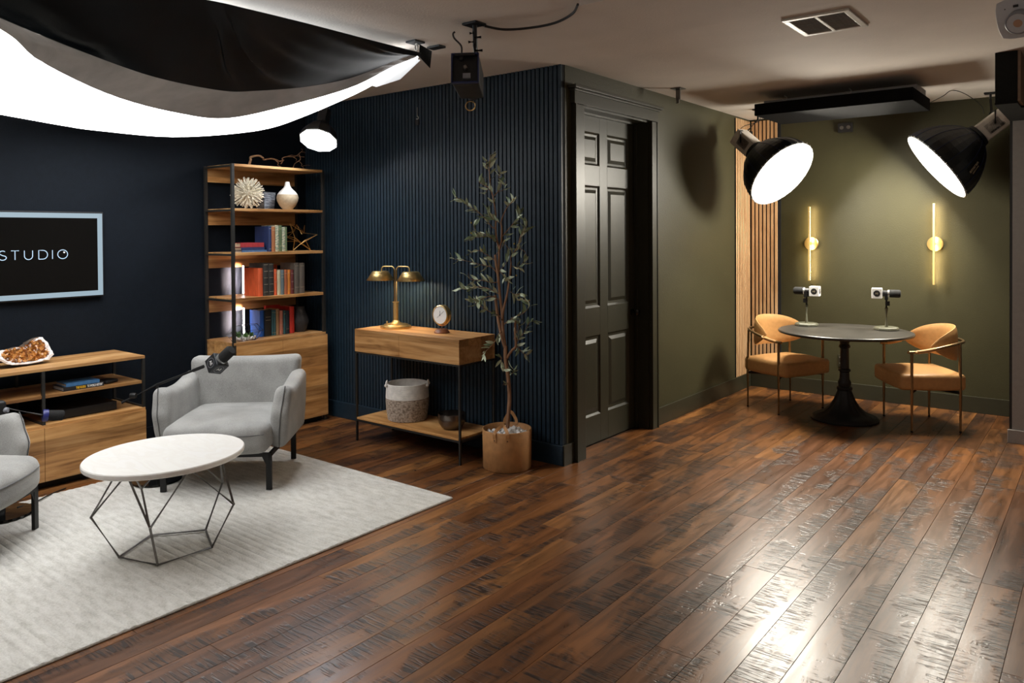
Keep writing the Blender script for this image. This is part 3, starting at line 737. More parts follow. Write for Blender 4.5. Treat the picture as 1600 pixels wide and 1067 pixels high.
# twig burst
t = thing('starburst_ornament', 'spiky cream starburst ball on the top open shelf', 'ornament', (-5.42, 3.531, 1.7935))
bm = B(); rg = random.Random(5); c = Vector((0, 0, 0.125)); N = 170
for i in range(N):
    zz = 1-2*(i+0.5)/N; a = i*2.39996; q = math.sqrt(1-zz*zz); d = Vector((q*math.cos(a), q*math.sin(a), zz))
    L = 0.125*rg.uniform(0.88, 1.08)
    e = c+d*L; e.z = max(e.z, 0.004)
    s_, t_ = frame_of(d); md = c+d*L*0.6+s_*0.006*rg.uniform(-1, 1)
    tube(bm, [c+d*0.02, md, e], [0.0025, 0.0034, 0.0042], 5)
    if i % 2: tube(bm, [md, e+s_*0.012+t_*0.004*rg.uniform(-1, 1)] if e.z > 0.02 else [md, e+Vector((0.0, 0.01, 0.004))], [0.003, 0.0036], 5)
bmesh.ops.create_icosphere(bm, subdivisions=2, radius=0.035, matrix=Matrix.Translation(c))
ob('spikes', bm, 'cream_resin', t)
# grey woven planter
t = thing('woven_pot', 'small square grey woven pot between the starburst and the white vase', 'pot', (-5.575, 3.80, 1.7935), R(4))
bm = B()
for k in range(9):
    z0 = k*0.0155; a = 0.050+0.0011*k
    bm2 = a
    bx(bm, -a, a, -a, a, z0, z0+0.0145)
ob('woven_body', bm, 'grey_weave', t, bevel=0.003)
box_ob('rim', -0.0615, 0.0615, -0.0615, 0.0615, 0.1395, 0.147, 'grey_weave', t, bevel=0.003)
# vase
t = thing('bottle_vase', 'round bottle vase with white neck and beige lower half', 'vase', (-5.40, 3.893, 1.7935))
prof = [(q*0.84, z) for q, z in [(0, 0.0), (0.045, 0.0), (0.05, 0.006), (0.078, 0.035), (0.1, 0.072), (0.106, 0.10), (0.098, 0.125)]]
pr2 = [(q*0.84, z) for q, z in [(0.0985, 0.1252), (0.080, 0.148), (0.055, 0.168), (0.036, 0.185), (0.027, 0.204), (0.023, 0.225), (0.021, 0.232), (0.016, 0.232), (0.017, 0.2), (0, 0.19)]]
ob('lower_body', lathe(B(), prof, 40), 'beige_clay', t, smooth=True); ob('neck', lathe(B(), pr2, 40), 'white_glaze', t, smooth=True)
# gold wire star
t = thing('wire_star', 'gold wire star ornament standing on the second open shelf', 'ornament', (-5.45, 4.045, 1.4505))
bm = B()
def P3(y, z, x=0): return Vector((x, y-4.045, z-1.4505))
fr = [P3(3.965, 1.4545, 0.02), P3(4.135, 1.4545, 0.03), P3(3.93, 1.675, 0.03), P3(4.195, 1.585, 0.05)]
bk_ = [P3(3.905, 1.585, -0.06), P3(4.07, 1.672, -0.07), P3(4.10, 1.665, 0.0), P3(3.92, 1.53, -0.05)]
cv = [P3(4.065, 1.60, 0.04), P3(4.075, 1.54, 0.04), P3(4.03, 1.51, 0.04), P3(3.97, 1.56, 0.04), P3(4.02, 1.615, -0.04), P3(4.05, 1.53, -0.03), P3(4.085, 1.59, -0.02)]
E_ = [(fr[0], cv[3]), (fr[0], cv[2]), (fr[0], cv[1]), (fr[1], cv[2]), (fr[1], cv[1]), (fr[1], cv[5]), (fr[1], cv[3]), (fr[2], cv[3]), (fr[2], cv[0]), (fr[2], cv[4]), (fr[3], cv[0]), (fr[3], cv[1]), (fr[3], cv[2]),
      (bk_[0], cv[3]), (bk_[0], cv[4]), (bk_[0], cv[5]), (bk_[1], cv[4]), (bk_[1], cv[6]), (bk_[1], cv[0]), (bk_[2], cv[0]), (bk_[2], cv[6]), (bk_[3], cv[4]), (bk_[3], cv[5]), (cv[0], cv[6]), (cv[5], cv[2])]
for a, b_ in E_: tube(bm, [a, b_], 0.0036, 6)
ob('wires', bm, 'gold_wire', t)
# dark vase
t = thing('jug_vase', 'dark charcoal pottery vase at the right end above the cabinet', 'vase', (-5.50, 4.072, 0.7555))
ob('body', lathe(B(), [(0, 0), (0.05, 0), (0.062, 0.02), (0.078, 0.075), (0.079, 0.095), (0.07, 0.13), (0.055, 0.165), (0.045, 0.195), (0.046, 0.212), (0.04, 0.212), (0.038, 0.19), (0, 0.16)], 36), 'dark_clay', t, smooth=True)
# light tubes
for z0, z1, lb in ((1.0965, 1.34, 'upper white light tube standing on the third open shelf'), (0.7555, 0.995, 'lower white light tube standing on the cabinet behind the glass terrarium')):
    t = thing('light_tube', lb, 'lamp', (-5.60, 3.60, z0), 0, 'white light tubes in the bookcase')
    ob('tube', lathe(B(), [(0, 0.012), (0.0065, 0.012), (0.0065, z1-z0-0.006), (0, z1-z0-0.006)], 12), 'tube_glow', t)
    tl = area('tube_lamp', (-0.012, 0, (z1-z0)/2), (0, R(90), 0), (z1-z0)*0.8, 0.012, 3.4, (1.0, 0.74, 0.64), 80); tl.parent = t
    ob('end_cap', lathe(B(), [(0, 0), (0.012, 0), (0.012, 0.012), (0, 0.012)], 12), 'white_mark', t)
# terrarium
t = thing('terrarium', 'geometric glass terrarium with black edges, white stones and green succulents', 'terrarium', (-5.375, 3.466, 0.7555))
hexr = lambda a, b_, z: [Vector((a*q[0], b_*q[1], z)) for q in ((0.0, -1), (0.75, -0.5), (0.75, 0.5), (0, 1), (-0.75, 0.5), (-0.75, -0.5))]
lo, md_, hi = hexr(0.062, 0.112, 0.004), hexr(0.092, 0.165, 0.065), hexr(0.062, 0.108, 0.122)
bm = B(); bg = B()
for i in range(6):
    j = (i+1) % 6
    for a, b_ in ((lo[i], lo[j]), (md_[i], md_[j]), (hi[i], hi[j]), (lo[i], md_[i]), (md_[i], hi[i])): tube(bm, [a, b_], 0.0022, 5)
    if i < 5:
        for q in ((lo[i], lo[j], md_[j], md_[i]), (md_[i], md_[j], hi[j], hi[i])): bg.faces.new([bg.verts.new(v) for v in q])
ob('frame', bm, 'black_metal', t); 
gl = ob('glass_pane', bg, 'clear_glass', t)
bm = B(); rg = random.Random(2)
for k in range(46):
    a = rg.uniform(0, 6.28); q = math.sqrt(rg.random())
    bmesh.ops.create_icosphere(bm, subdivisions=1, radius=rg.uniform(0.007, 0.012), matrix=Matrix.Translation((0.042*q*math.cos(a), 0.09*q*math.sin(a), 0.012+0.02*rg.random())))
tag(ob('white_stones', bm, 'pebble_white', t, smooth=True), kind='stuff')
for (x, y, s_) in ((-0.02, -0.05, 1.0), (0.02, -0.01, 0.8), (0.0, 0.055, 0.7)):
    bm = B()
    for k in range(22):
        a = k*2.4; el = 0.25+1.1*(k/22); L = 0.05*s_*(0.6+0.4*k/22)
        d = Vector((math.cos(a)*math.cos(el), math.sin(a)*math.cos(el), math.sin(el)))
        tube(bm, [Vector((x, y, 0.03)), Vector((x, y, 0.03))+d*L*0.5, Vector((x, y, 0.03))+d*L], [0.003, 0.007*s_, 0.001], 5)
    ob('succulent', bm, 'moss', t, smooth=True)

# ------------------------------------------------------------------ MEDIA CONSOLE
CY0, CY1, CXF, CXB = 0.70, 2.606, -5.25, -5.70
t = thing('media_console', 'low wood and black metal media console below the television', 'console', (CXB, CY0, 0)); W = CY1-CY0; D = CXF-CXB
box_ob('top_board', 0, D, 0, W, 0.741, 0.760, 'mango_wood', t, bevel=0.001)
box_ob('shelf', 0.003, D-0.006, 0.0, W-0.02, 0.570, 0.590, 'mango_wood', t, bevel=0.001)
box_ob('cabinet_top', 0, D, 0, W, 0.386, 0.404, 'mango_wood', t, bevel=0.001)
box_ob('cabinet', 0.0, D-0.016, 0.002, W-0.002, 0.055, 0.385, 'mango_wood', t)
g = 1.966-CY0; dw = W-g
for a, b_ in ((g+0.0012, W+0.001), (g-dw+0.0012, g-0.0012), (0, g-dw-0.0012)): box_ob('door', D-0.0155, D+0.006, a, b_, 0.05, 0.3855, 'mango_wood', t, bevel=0.001)
for y in (W-0.018, g-0.009, g-dw-0.009, 0.0):
    for x in (0.003, D-0.018): box_ob('post', x, x+0.018, y, y+0.018, 0.4045, 0.7405, 'shelf_metal', t)
    box_ob('foot_bar', 0.021, D-0.0185, y, y+0.016, 0.4045, 0.414, 'shelf_metal', t)
box_ob('plinth', 0.03, D-0.05, 0.03, W-0.03, 0, 0.0545, 'black_metal', t)
# geode
t = thing('geode', 'orange citrine geode with white rim on the console', 'mineral', (-5.45, 1.945, 0.7605), R(8))
outl = [(-0.19, 0.075), (-0.15, 0.115), (-0.1, 0.112), (-0.05, 0.122), (-0.005, 0.112), (0.03, 0.135), (0.075, 0.16), (0.115, 0.168), (0.145, 0.13), (0.16, 0.08), (0.165, 0.05), (0.13, 0.022), (0.06, 0.014), (-0.04, 0.014), (-0.1, 0.02), (-0.15, 0.045)]
def ringo(sc, x): 
    c = Vector((-0.01, 0.07)); return [Vector((x, c.x+(a-c.x)*sc, c.y+(b_-c.y)*sc)) for a, b_ in outl]
def subd(l, k=3):
    o_ = []
    for i in range(len(l)):
        for j in range(k): o_.append(l[i].lerp(l[(i+1) % len(l)], j/k))
    return o_
def tilt(v): return Vector((v.x-(v.z)*0.35, v.y, v.z))
bm = B(); rg = random.Random(8)
r3 = [[bm.verts.new(tilt(v)+Vector((0.008*rg.uniform(-1, 1), 0.003*rg.uniform(-1, 1), 0))) for v in subd(ringo(s_, x))] for s_, x in ((0.78, -0.07), (0.97, -0.03), (1.0, 0.012))]
for a, b_ in zip(r3, r3[1:]):
    for i in range(len(a)): bm.faces.new((a[i], a[(i+1) % len(a)], b_[(i+1) % len(a)], b_[i]))
bm.faces.new(r3[0])
for v in bm.verts: v.co.z = max(v.co.z, 0.001)
ob('crust', bm, 'geode_crust', t)
bm = B(); r3 = [[bm.verts.new(tilt(v)+Vector((0.003*rg.uniform(-1, 1), 0.003*rg.uniform(-1, 1), 0.003*rg.uniform(-1, 1)))) for v in subd(ringo(s_, x))] for s_, x in ((1.0, 0.0125), (0.985, 0.028), (0.88, 0.031), (0.74, 0.022))]
for a, b_ in zip(r3, r3[1:]):
    for i in range(len(a)): bm.faces.new((a[i], a[(i+1) % len(a)], b_[(i+1) % len(a)], b_[i]))
for v in bm.verts: v.co.z = max(v.co.z, 0.004)
ob('white_rim', bm, 'quartz_rim', t)
bm = B()
bk3 = [bm.verts.new(tilt(v)) for v in subd(ringo(0.86, 0.020))]; bm.faces.new(bk3)
pts = []
for i in range(5200):
    y = rg.uniform(-0.19, 0.165); z = rg.uniform(0.015, 0.17)
    poly = [(p.y*0.97, p.z+0.009) for p in ringo(0.83, 0)]
    ins = False
    for a, b_ in zip(poly, poly[1:]+poly[:1]):
        if (a[1] > z) != (b_[1] > z) and y < (b_[0]-a[0])*(z-a[1])/(b_[1]-a[1])+a[0]: ins = not ins
    if ins: pts.append((y, z))
for (y, z) in pts[:1500]:
    s_ = rg.uniform(0.0045, 0.0085); m_ = Matrix.Translation(tilt(Vector((0.024+0.01*noise.noise(Vector((y*20, z*20, 0))), y, z)))) @ Euler((rg.uniform(0, 6), rg.uniform(-0.6, 0.6)+1.5, rg.uniform(-0.7, 0.7))).to_matrix().to_4x4()
    bmesh.ops.create_cone(bm, cap_ends=True, segments=5, radius1=s_, radius2=s_*0.15, depth=s_*2.2, matrix=m_)
bm.verts.ensure_lookup_table()
tag(ob('crystals', bm, 'citrine', t), kind='stuff')
# books on console shelf
t = thing('book', 'black hardback with yellow and white spine lettering, on the console shelf', 'book', (-5.275, 2.216, 0.5905), 0, 'books on the console shelf')
e = 0.125
bm = B(); bx(bm, -0.17, 0, -e, e, 0, 0.003); bx(bm, -0.17, 0, -e, e, 0.023, 0.026); bx(bm, -0.003, 0.001, -e, e, 0, 0.026); ob('cover', bm, 'book_black', t)
box_ob('pages', -0.166, -0.0032, -e+0.004, e-0.004, 0.003, 0.023, 'grey_lining', t)
TM = lambda y, z, x: basis((0, 1, 0), (0, 0, 1), (1, 0, 0), (x, y, z))
text_ob('lettering', 'THE GUIDE', 0.0215, 'yellow_mark', t, TM(-0.020, 0.013, 0.0015) @ Matrix.Diagonal((0.55, 1, 1, 1)), bold=0.0007)
text_ob('lettering', 'TO WORLD HISTORY', 0.0215, 'white_mark', t, TM(0.068, 0.013, 0.0015) @ Matrix.Diagonal((0.46, 1, 1, 1)), bold=0.0007)
bl = flatbook(2.108, 2.315, 0.6168, 0.02, 'book_sky', 'blue book lying on the black hardback on the console shelf', -5.278, 0.15, 'books on the console shelf')
t = thing('remote_case', 'small black device lying behind the books on the console shelf', 'device', (-5.36, 2.40, 0.5905), R(20))
ob('body', rbox(B(), 0.05, 0.05, 0.012, 0.01, lambda p: p+Vector((0, 0, 0.0125)), 3), 'black_plastic', t, smooth=True)
t = thing('media_box', 'flat black electronics box on the console behind its lower opening', 'electronics', (-5.47, 2.24, 0.4045))
box_ob('case', -0.13, 0.15, -0.2, 0.205, 0.004, 0.06, 'black_plastic', t, bevel=0.003)
for x in (-0.1, 0.12):
    for y in (-0.17, 0.17): box_ob('foot_pad', x-0.01, x+0.01, y-0.01, y+0.01, 0, 0.0045, 'black_metal', t)

# ------------------------------------------------------------------ TELEVISION
t = thing('television', 'wall television showing white STUDIO lettering inside a pale border', 'television', (XL+0.001, 1.95, 1.154)); ty0, ty1 = -0.49, 0.593
box_ob('housing', 0, 0.042, ty0, ty1, 0, 0.602, 'black_plastic', t, bevel=0.003)
box_ob('screen', 0.042, 0.0445, ty0+0.008, ty1-0.008, 0.008, 0.594, 'screen', t)
bm = B(); a, b_, c, d, wd = ty0+0.008, ty1-0.008, 0.010, 0.592, 0.034
bx(bm, 0.0446, 0.0452, a, b_, d-wd, d); bx(bm, 0.0446, 0.0452, a, b_, c, c+wd); bx(bm, 0.0446, 0.0452, b_-wd, b_, c+wd, d-wd); bx(bm, 0.0446, 0.0452, a, a+wd, c+wd, d-wd)
ob('screen_border', bm, 'screen_frame', t)
# letters as strokes; pixel columns of the photograph converted to metres along the screen
def stroke(parts, name='letter', mat='screen_letter', r=0.0028):
    bm = B()
    for pts, cl in parts: tube(bm, [(0.0453, p[0], p[1]) for p in pts], r, 5, closed=cl)
    for v in bm.verts: v.co.x = 0.0452+(v.co.x-0.0453)*0.1
    return ob(name, bm, mat, t)
LH = 0.060; zb = 0.277
yl = lambda px_: (px_*0.004075)+1.883-1.95     # metres along the wall from the first letter
def arc(cx_, cz_, rx_, rz_, a0, a1, n_=14): return [(cx_+rx_*math.cos(R(a0+(a1-a0)*k/n_)), cz_+rz_*math.sin(R(a0+(a1-a0)*k/n_))) for k in range(n_+1)]
c = yl(4.8); q = LH/4
stroke([(arc(c, zb+3*q, 0.019, q, 40, 200, 8)+[(c, zb+2*q)]+arc(c, zb+q, 0.0215, q, 45, -150, 10), False)])
c = yl(22.6); stroke([([(c-0.023, zb+LH), (c+0.023, zb+LH)], False), ([(c, zb+LH), (c, zb)], False)])
c = yl(42.3); w_ = 0.0245; stroke([([(c-w_, zb+LH), (c-w_, zb+w_)]+arc(c, zb+w_, w_, w_, 180, 360)+[(c+w_, zb+LH)], False)])
c = yl(57.5); stroke([([(c, zb), (c, zb+LH), (c+0.025, zb+LH)]+arc(c+0.025, zb+LH/2, LH/2, LH/2, 90, -90)+[(c, zb)], False)])
c = yl(78.6); stroke([([(c, zb+LH), (c, zb)], False)])
c = yl(94.5); stroke([(arc(c, zb+LH/2, 0.0315, LH/2, 0, 345, 22), True)])
stroke([(arc(c+0.010, zb+LH*0.72, 0.004, 0.002, 0, 330, 6), True)], 'letter_glint', 'screen_white', 0.0035)

# ------------------------------------------------------------------ CONSOLE TABLE
QX0, QX1, QY0, QY1 = -4.578, -3.503, 3.90, 4.285
t = thing('console_table', 'wooden console table with two drawers and lower shelf on thin black frame', 'table', (QX0, QY0, 0)); W = QX1-QX0; D = QY1-QY0
box_ob('body', 0.002, W-0.002, 0.014, D, 0.687, 0.846, 'mango_wood_x', t)
box_ob('top_board', 0, W, 0.0, D, 0.847, 0.860, 'mango_wood_x', t, bevel=0.001)
dv = 0.485
for a, b_ in ((0.001, dv-0.001), (dv+0.001, W-0.001)): box_ob('drawer', a, b_, -0.001, 0.0135, 0.688, 0.8462, 'mango_wood_x', t, bevel=0.001)
bm = B(); bx(bm, 0.0, W, 0.004, 0.02, 0.674, 0.687); bx(bm, 0.0, W, D-0.016, D, 0.674, 0.687); bx(bm, 0, 0.016, 0.02, D-0.016, 0.674, 0.687); bx(bm, W-0.016, W, 0.02, D-0.016, 0.674, 0.687)
ob('upper_frame', bm, 'shelf_metal', t); bm = B()
bx(bm, 0.0, W, 0.004, 0.018, 0.152, 0.166); bx(bm, 0.0, W, D-0.016, D, 0.152, 0.166); bx(bm, 0, 0.016, 0.018, D-0.016, 0.152, 0.166); bx(bm, W-0.016, W, 0.018, D-0.016, 0.152, 0.166)
ob('lower_frame', bm, 'shelf_metal', t)
for x in (0, W-0.014):
    for y in (0.003, D-0.014): box_ob('leg', x, x+0.014, y, y+0.014, 0, 0.674, 'shelf_metal', t)
box_ob('shelf', 0.0145, W-0.0145, 0.002, D-0.002, 0.1665, 0.182, 'mango_wood_x', t, bevel=0.002)
# brass lamp
LX, LY = -4.36, 4.125
vr = Vector((0.787, 0.617, 0))   # the arms run along this direction
va = Vector((0.98, 0.199, 0))
t = thing('table_lamp', 'brass two-armed desk lamp with cone shades on the console table', 'lamp', (LX, LY, 0.8603))
ob('base', lathe(B(), [(0, 0), (0.116, 0), (0.119, 0.008), (0.116, 0.018), (0.096, 0.024), (0.092, 0.030), (0.06, 0.036), (0.034, 0.044), (0.024, 0.058), (0.0215, 0.062)], 48), 'brass', t, smooth=True)
ob('column', lathe(B(), [(0.0205, 0.0615), (0.0205, 0.195), (0.025, 0.197), (0.025, 0.203), (0, 0.203)], 32), 'brass', t, smooth=True)
ob('switch', lathe(B(), [(0, 0.0), (0.007, 0.0), (0.007, 0.012), (0.004, 0.016), (0, 0.016)], 12, Matrix.Translation((-0.05, -0.045, 0.038))), 'brass', t, smooth=True)
for s in (-1, 1):
    L = 0.130
    c = va*s; pts = [va*(0.0085*s)+Vector((0, 0, 0.2032)), va*(0.0085*s)+Vector((0, 0, 0.45))]
    for k in range(5): a = R(90*k/4); pts.append(va*s*(0.0085+0.028*(1-math.cos(a)))+Vector((0, 0, 0.447+0.028*math.sin(a))))
    for k in range(5): a = R(90*k/4); pts.append(va*s*(L-0.022+0.022*math.sin(a))+Vector((0, 0, 0.453+0.022*math.cos(a))))
    pts.append(va*s*L+Vector((0, 0, 0.437)))
    ob('arm', tube(B(), pts, 0.005, 10), 'brass', t, smooth=True)
    off = Matrix.Translation(va*s*(L+0.012))
    sh = ob('shade', lathe(B(), [(0.0, 0.437), (0.058, 0.437), (0.064, 0.433), (0.109, 0.366), (0.107, 0.366), (0.062, 0.430), (0, 0.434)], 48, off), 'brass', t, smooth=False)
    for p_ in sh.data.polygons: p_.use_smooth = True
    ob('bulb', lathe(B(), [(0, 0.385), (0.016, 0.39), (0.022, 0.403), (0.014, 0.42), (0.012, 0.4325), (0, 0.4325)], 16, off), 'bulb_glow', t, smooth=True)
# clock
t = thing('desk_clock', 'round brass desk clock with white face on walnut foot', 'clock', (-3.862, 4.11, 0.8603), R(3))
ob('foot', lathe(B(), [(0, 0), (0.056, 0), (0.058, 0.006), (0.046, 0.024), (0.042, 0.028), (0, 0.028)], 32), 'walnut', t, smooth=True)
ob('stem', lathe(B(), [(0.004, 0.028), (0.004, 0.05)], 10), 'gun_metal', t, smooth=True)
zc = 0.132
fw = Matrix.Translation((0, 0, zc)) @ Matrix.Rotation(R(90), 4, 'X') @ Matrix.Rotation(R(0), 4, 'Z')
ob('case', lathe(B(), [(0, -0.028), (0.069, -0.028), (0.072, -0.024), (0.072, 0.018), (0.068, 0.022), (0.064, 0.022), (0.064, 0.017), (0, 0.017)], 48, fw), 'brass', t, smooth=False)
ob('dial', lathe(B(), [(0, 0.0175), (0.0635, 0.0175), (0.0635, 0.0185), (0, 0.0185)], 48, fw), 'clock_white', t)
bm = B()
bx(bm, -0.0012, 0.0012, -0.008, 0.032, 0.0186, 0.0196, fw @ Matrix.Rotation(R(0), 4, 'Z'))
bx(bm, -0.0008, 0.0008, -0.034, 0.05, 0.0198, 0.0204, fw @ Matrix.Rotation(R(-52), 4, 'Z'))
lathe(bm, [(0, 0.0206), (0.004, 0.0206), (0.004, 0.0214), (0, 0.0214)], 12, fw)
ob('clock_hands', bm, 'ink', t)
bm = B(); pts = [(0.079*math.cos(R(a)), 0, zc+0.079*math.sin(R(a))) for a in range(-185, 6, 10)]
tube(bm, pts, 0.0035, 6); ob('yoke', bm, 'brass', t, smooth=True)
# rope basket on lower shelf
t = thing('rope_basket', 'round rope basket, white above and brown below, on the console table shelf', 'basket', (-4.215, 4.10, 0.1825))
def coil(z0, z1, rf, pitch=0.0085):
    pr = []; z = z0
    while z < z1-1e-5:
        for a in (0.0, 0.35, 0.65, 1.0): pr.append((rf(z+a*pitch*0.999)+(0.0032*math.sin(math.pi*a) if True else 0), z+a*pitch*0.96))
        z += pitch
    return pr
rf = lambda z: 0.145+0.012*math.sin(z/0.29*math.pi)+0.006*(z/0.29)
ob('lower_coils', lathe(B(), [(0, 0)]+[(0.14, 0)]+coil(0.002, 0.165, rf), 44), 'rope_brown', t)
p2 = coil(0.1655, 0.275, rf); zt_ = p2[-1][1]
ob('upper_coils', lathe(B(), p2+[(rf(zt_)-0.006, zt_), (rf(0.25)-0.009, 0.25), (0.132, 0.02), (0, 0.012)], 44), 'rope_white', t)
for s in (-1, 1):
    d = vr*s*1.0; o_ = Vector((-0.617*0.0, 0, 0))
    pts = [d*0.157+Vector((0.617, -0.787, 0))*0.045*a+Vector((0, 0, 0.262+0.03*(1-a*a))) for a in (-1, -0.7, -0.3, 0, 0.3, 0.7, 1)]
    if s < 0: pts = [d*0.15+Vector((0.617, -0.787, 0))*(0.045*a+0.03)+Vector((0, 0, 0.265+0.028*(1-a*a))) for a in (-1, -0.7, -0.3, 0, 0.3, 0.7, 1)]
    bm = B(); tube(bm, spline(pts, 3), 0.0065, 7); bmesh.ops.create_icosphere(bm, subdivisions=2, radius=0.0125, matrix=Matrix.Translation(pts[0])); bmesh.ops.create_icosphere(bm, subdivisions=2, radius=0.0125, matrix=Matrix.Translation(pts[-1]))
    ob('rope_handle', bm, 'rope_white', t, smooth=True)
# bowl
t = tag(ob('metal_bowl', lathe(B(), [(0, 0.0), (0.055, 0.0), (0.075, 0.012), (0.096, 0.045), (0.102, 0.08), (0.099, 0.112), (0.096, 0.112), (0.098, 0.08), (0.092, 0.047), (0.07, 0.016), (0, 0.008)], 48), 'bowl_metal', smooth=True),
        'dark metal bowl on the console table shelf, right of the rope basket', 'bowl'); t.location = (-3.745, 4.085, 0.1825)

# ------------------------------------------------------------------ OLIVE TREE IN LEATHER POT
PX, PY = -3.238, 4.085
t = thing('potted_olive_tree', 'artificial olive tree in a tan leather pot with white stones', 'plant', (PX, PY, 0))
pot = ob('pot', lathe(B(), [(0, 0.0), (0.158, 0.0), (0.164, 0.004), (0.168, 0.26), (0.166, 0.264), (0.160, 0.264), (0.157, 0.19)], 56), 'tan_leather_pot', t, smooth=False)
for p_ in pot.data.polygons: p_.use_smooth = True
ob('soil', lathe(B(), [(0, 0.212), (0.157, 0.212)], 32), 'soil', t)
toc = Vector((0.617, -0.787, 0))    # towards the camera
for s in (1, -1):
    base = 0.169 if s > 0 else 0.163
    pts = []; a0, a1 = (R(-18), R(20))
    ce = toc*s
    side = Vector((0, 0, 1)).cross(ce)
    def rim(a, z, rr_=0.171): return (ce*math.cos(a)+side*math.sin(a))*rr_+Vector((0, 0, z))
    A0, A1 = (-0.5, 0.02) if s > 0 else (-0.42, 0.1)
    m_ = (A0+A1)/2
    if s > 0: pts = [rim(A0, 0.235, 0.172), rim(A0, 0.262, 0.173), rim(A0+0.05, 0.282, 0.150), rim(m_, 0.305, 0.118), rim(A1-0.05, 0.282, 0.150), rim(A1, 0.262, 0.173), rim(A1, 0.235, 0.172)]
    else: pts = [rim(A0, 0.255, 0.155), rim(A0, 0.275, 0.16), rim(A0+0.08, 0.30, 0.163), rim(m_, 0.335, 0.163), rim(A1-0.08, 0.30, 0.163), rim(A1, 0.275, 0.16), rim(A1, 0.255, 0.155)]
    sp = spline(pts, 4); bm = B(); pr = None
    for i, q in enumerate(sp):
        d = (sp[min(i+1, len(sp)-1)]-sp[max(i-1, 0)]).normalized(); rad = Vector((q.x, q.y, 0)).normalized()
        wv = d.cross(rad).normalized()*0.011; th = rad*0.0016
        ring = [bm.verts.new(q+wv+th), bm.verts.new(q-wv+th), bm.verts.new(q-wv-th), bm.verts.new(q+wv-th)]
        if pr:
            for k in range(4): bm.faces.new((pr[k], pr[(k+1) % 4], ring[(k+1) % 4], ring[k]))
        pr = ring
    h = ob('strap_handle', bm, 'tan_leather_pot', t)
    if s > 0:
        for A_ in (A0, A1):
            m4 = basis(Vector((0, 0, 1)).cross(ce*math.cos(A_)+side*math.sin(A_)), (0, 0, 1), ce*math.cos(A_)+side*math.sin(A_), rim(A_, 0.0, 0.168))
            pt = ob('strap_tab', bx(B(), -0.0135, 0.0135, 0.205, 0.262, 0.0, 0.004, m4), 'tan_leather_pot', t, bevel=0.0012)
            for q in (0.215, 0.24): ob('rivet', lathe(B(), [(0, 0.0062), (0.004, 0.005), (0.0042, 0.004)], 8, m4 @ Matrix.Translation((0, q, 0))), 'black_metal', pt)
bm = B(); bmesh.ops.create_icosphere(bm, subdivisions=1, radius=0.02)
rg = random.Random(4)
for v in bm.verts: v.co *= rg.uniform(0.8, 1.25)
pb = ob('pebble', bm, 'pebble_white', t); pm = pb.data
def put(o, m4): o.matrix_local = m4
first = True
for k in range(64):
    a = k*2.4; q = 0.142*math.sqrt((k+0.5)/64); sc = rg.uniform(0.6, 1.15)
    if k in (5, 11, 14): sc = 1.7
    o = pb if first else pb.copy()
    if not first: COL.objects.link(o)
    first = False
    o.matrix_local = Matrix.Translation((q*math.cos(a), q*math.sin(a), 0.218+0.008*rg.random()+0.006*sc)) @ Euler((rg.uniform(0, 6), rg.uniform(0, 6), 0)).to_matrix().to_4x4() @ Matrix.Diagonal((sc, sc, sc*0.75, 1))
# branches, traced in metres: along = to the right of the picture plane, up = height
def W2(px_, py_, dep=0.0):
    al = (px_-792)*0.00436; z = CAM_Z-(py_-364.5)*0.00436
    return Vector((0.787*al, 0.617*al, z))+Vector((-0.617, 0.787, 0))*dep
trunk = B()
def limb(pp, ra, rb_, dep=(0, 0)):
    pts = [W2(x, y, dep[0]+(dep[1]-dep[0])*i/max(1, len(pp)-1)) for i, (x, y) in enumerate(pp)]; sp = spline(pts, 4)
    tube(trunk, sp, [ra+(rb_-ra)*i/(len(sp)-1) for i in range(len(sp))], 8); return sp
limb([(792, 680), (793, 665), (795, 640), (796.3, 620), (794.4, 589), (790.6, 562), (790.6, 540)], 0.0135, 0.0125)
limb([(790.6, 545), (785, 525), (780, 502), (777, 480), (774.7, 461)], 0.012, 0.0095, (0, 0.02))
limb([(790.6, 543), (787, 517), (786, 495), (782, 457), (779.4, 429), (776.6, 413), (775.6, 398)], 0.010, 0.008, (0, -0.01))
limb([(785, 500), (788, 482), (794, 457), (798, 430), (800, 410)], 0.009, 0.005, (-0.02, -0.03))
limb([(779, 432), (781, 410), (781.3, 389), (779.4, 380), (776.6, 361), (776.6, 335), (772.8, 310), (769, 292), (767, 267), (769, 243)], 0.0085, 0.002)
limb([(781, 390), (785, 378), (786, 357), (785, 346), (794, 325), (804.7, 314)], 0.008, 0.002, (0, -0.03))
limb([(790.6, 562), (800, 547.5), (806.6, 540), (805.6, 517), (806, 500.6)], 0.0095, 0.0075, (0, -0.02))
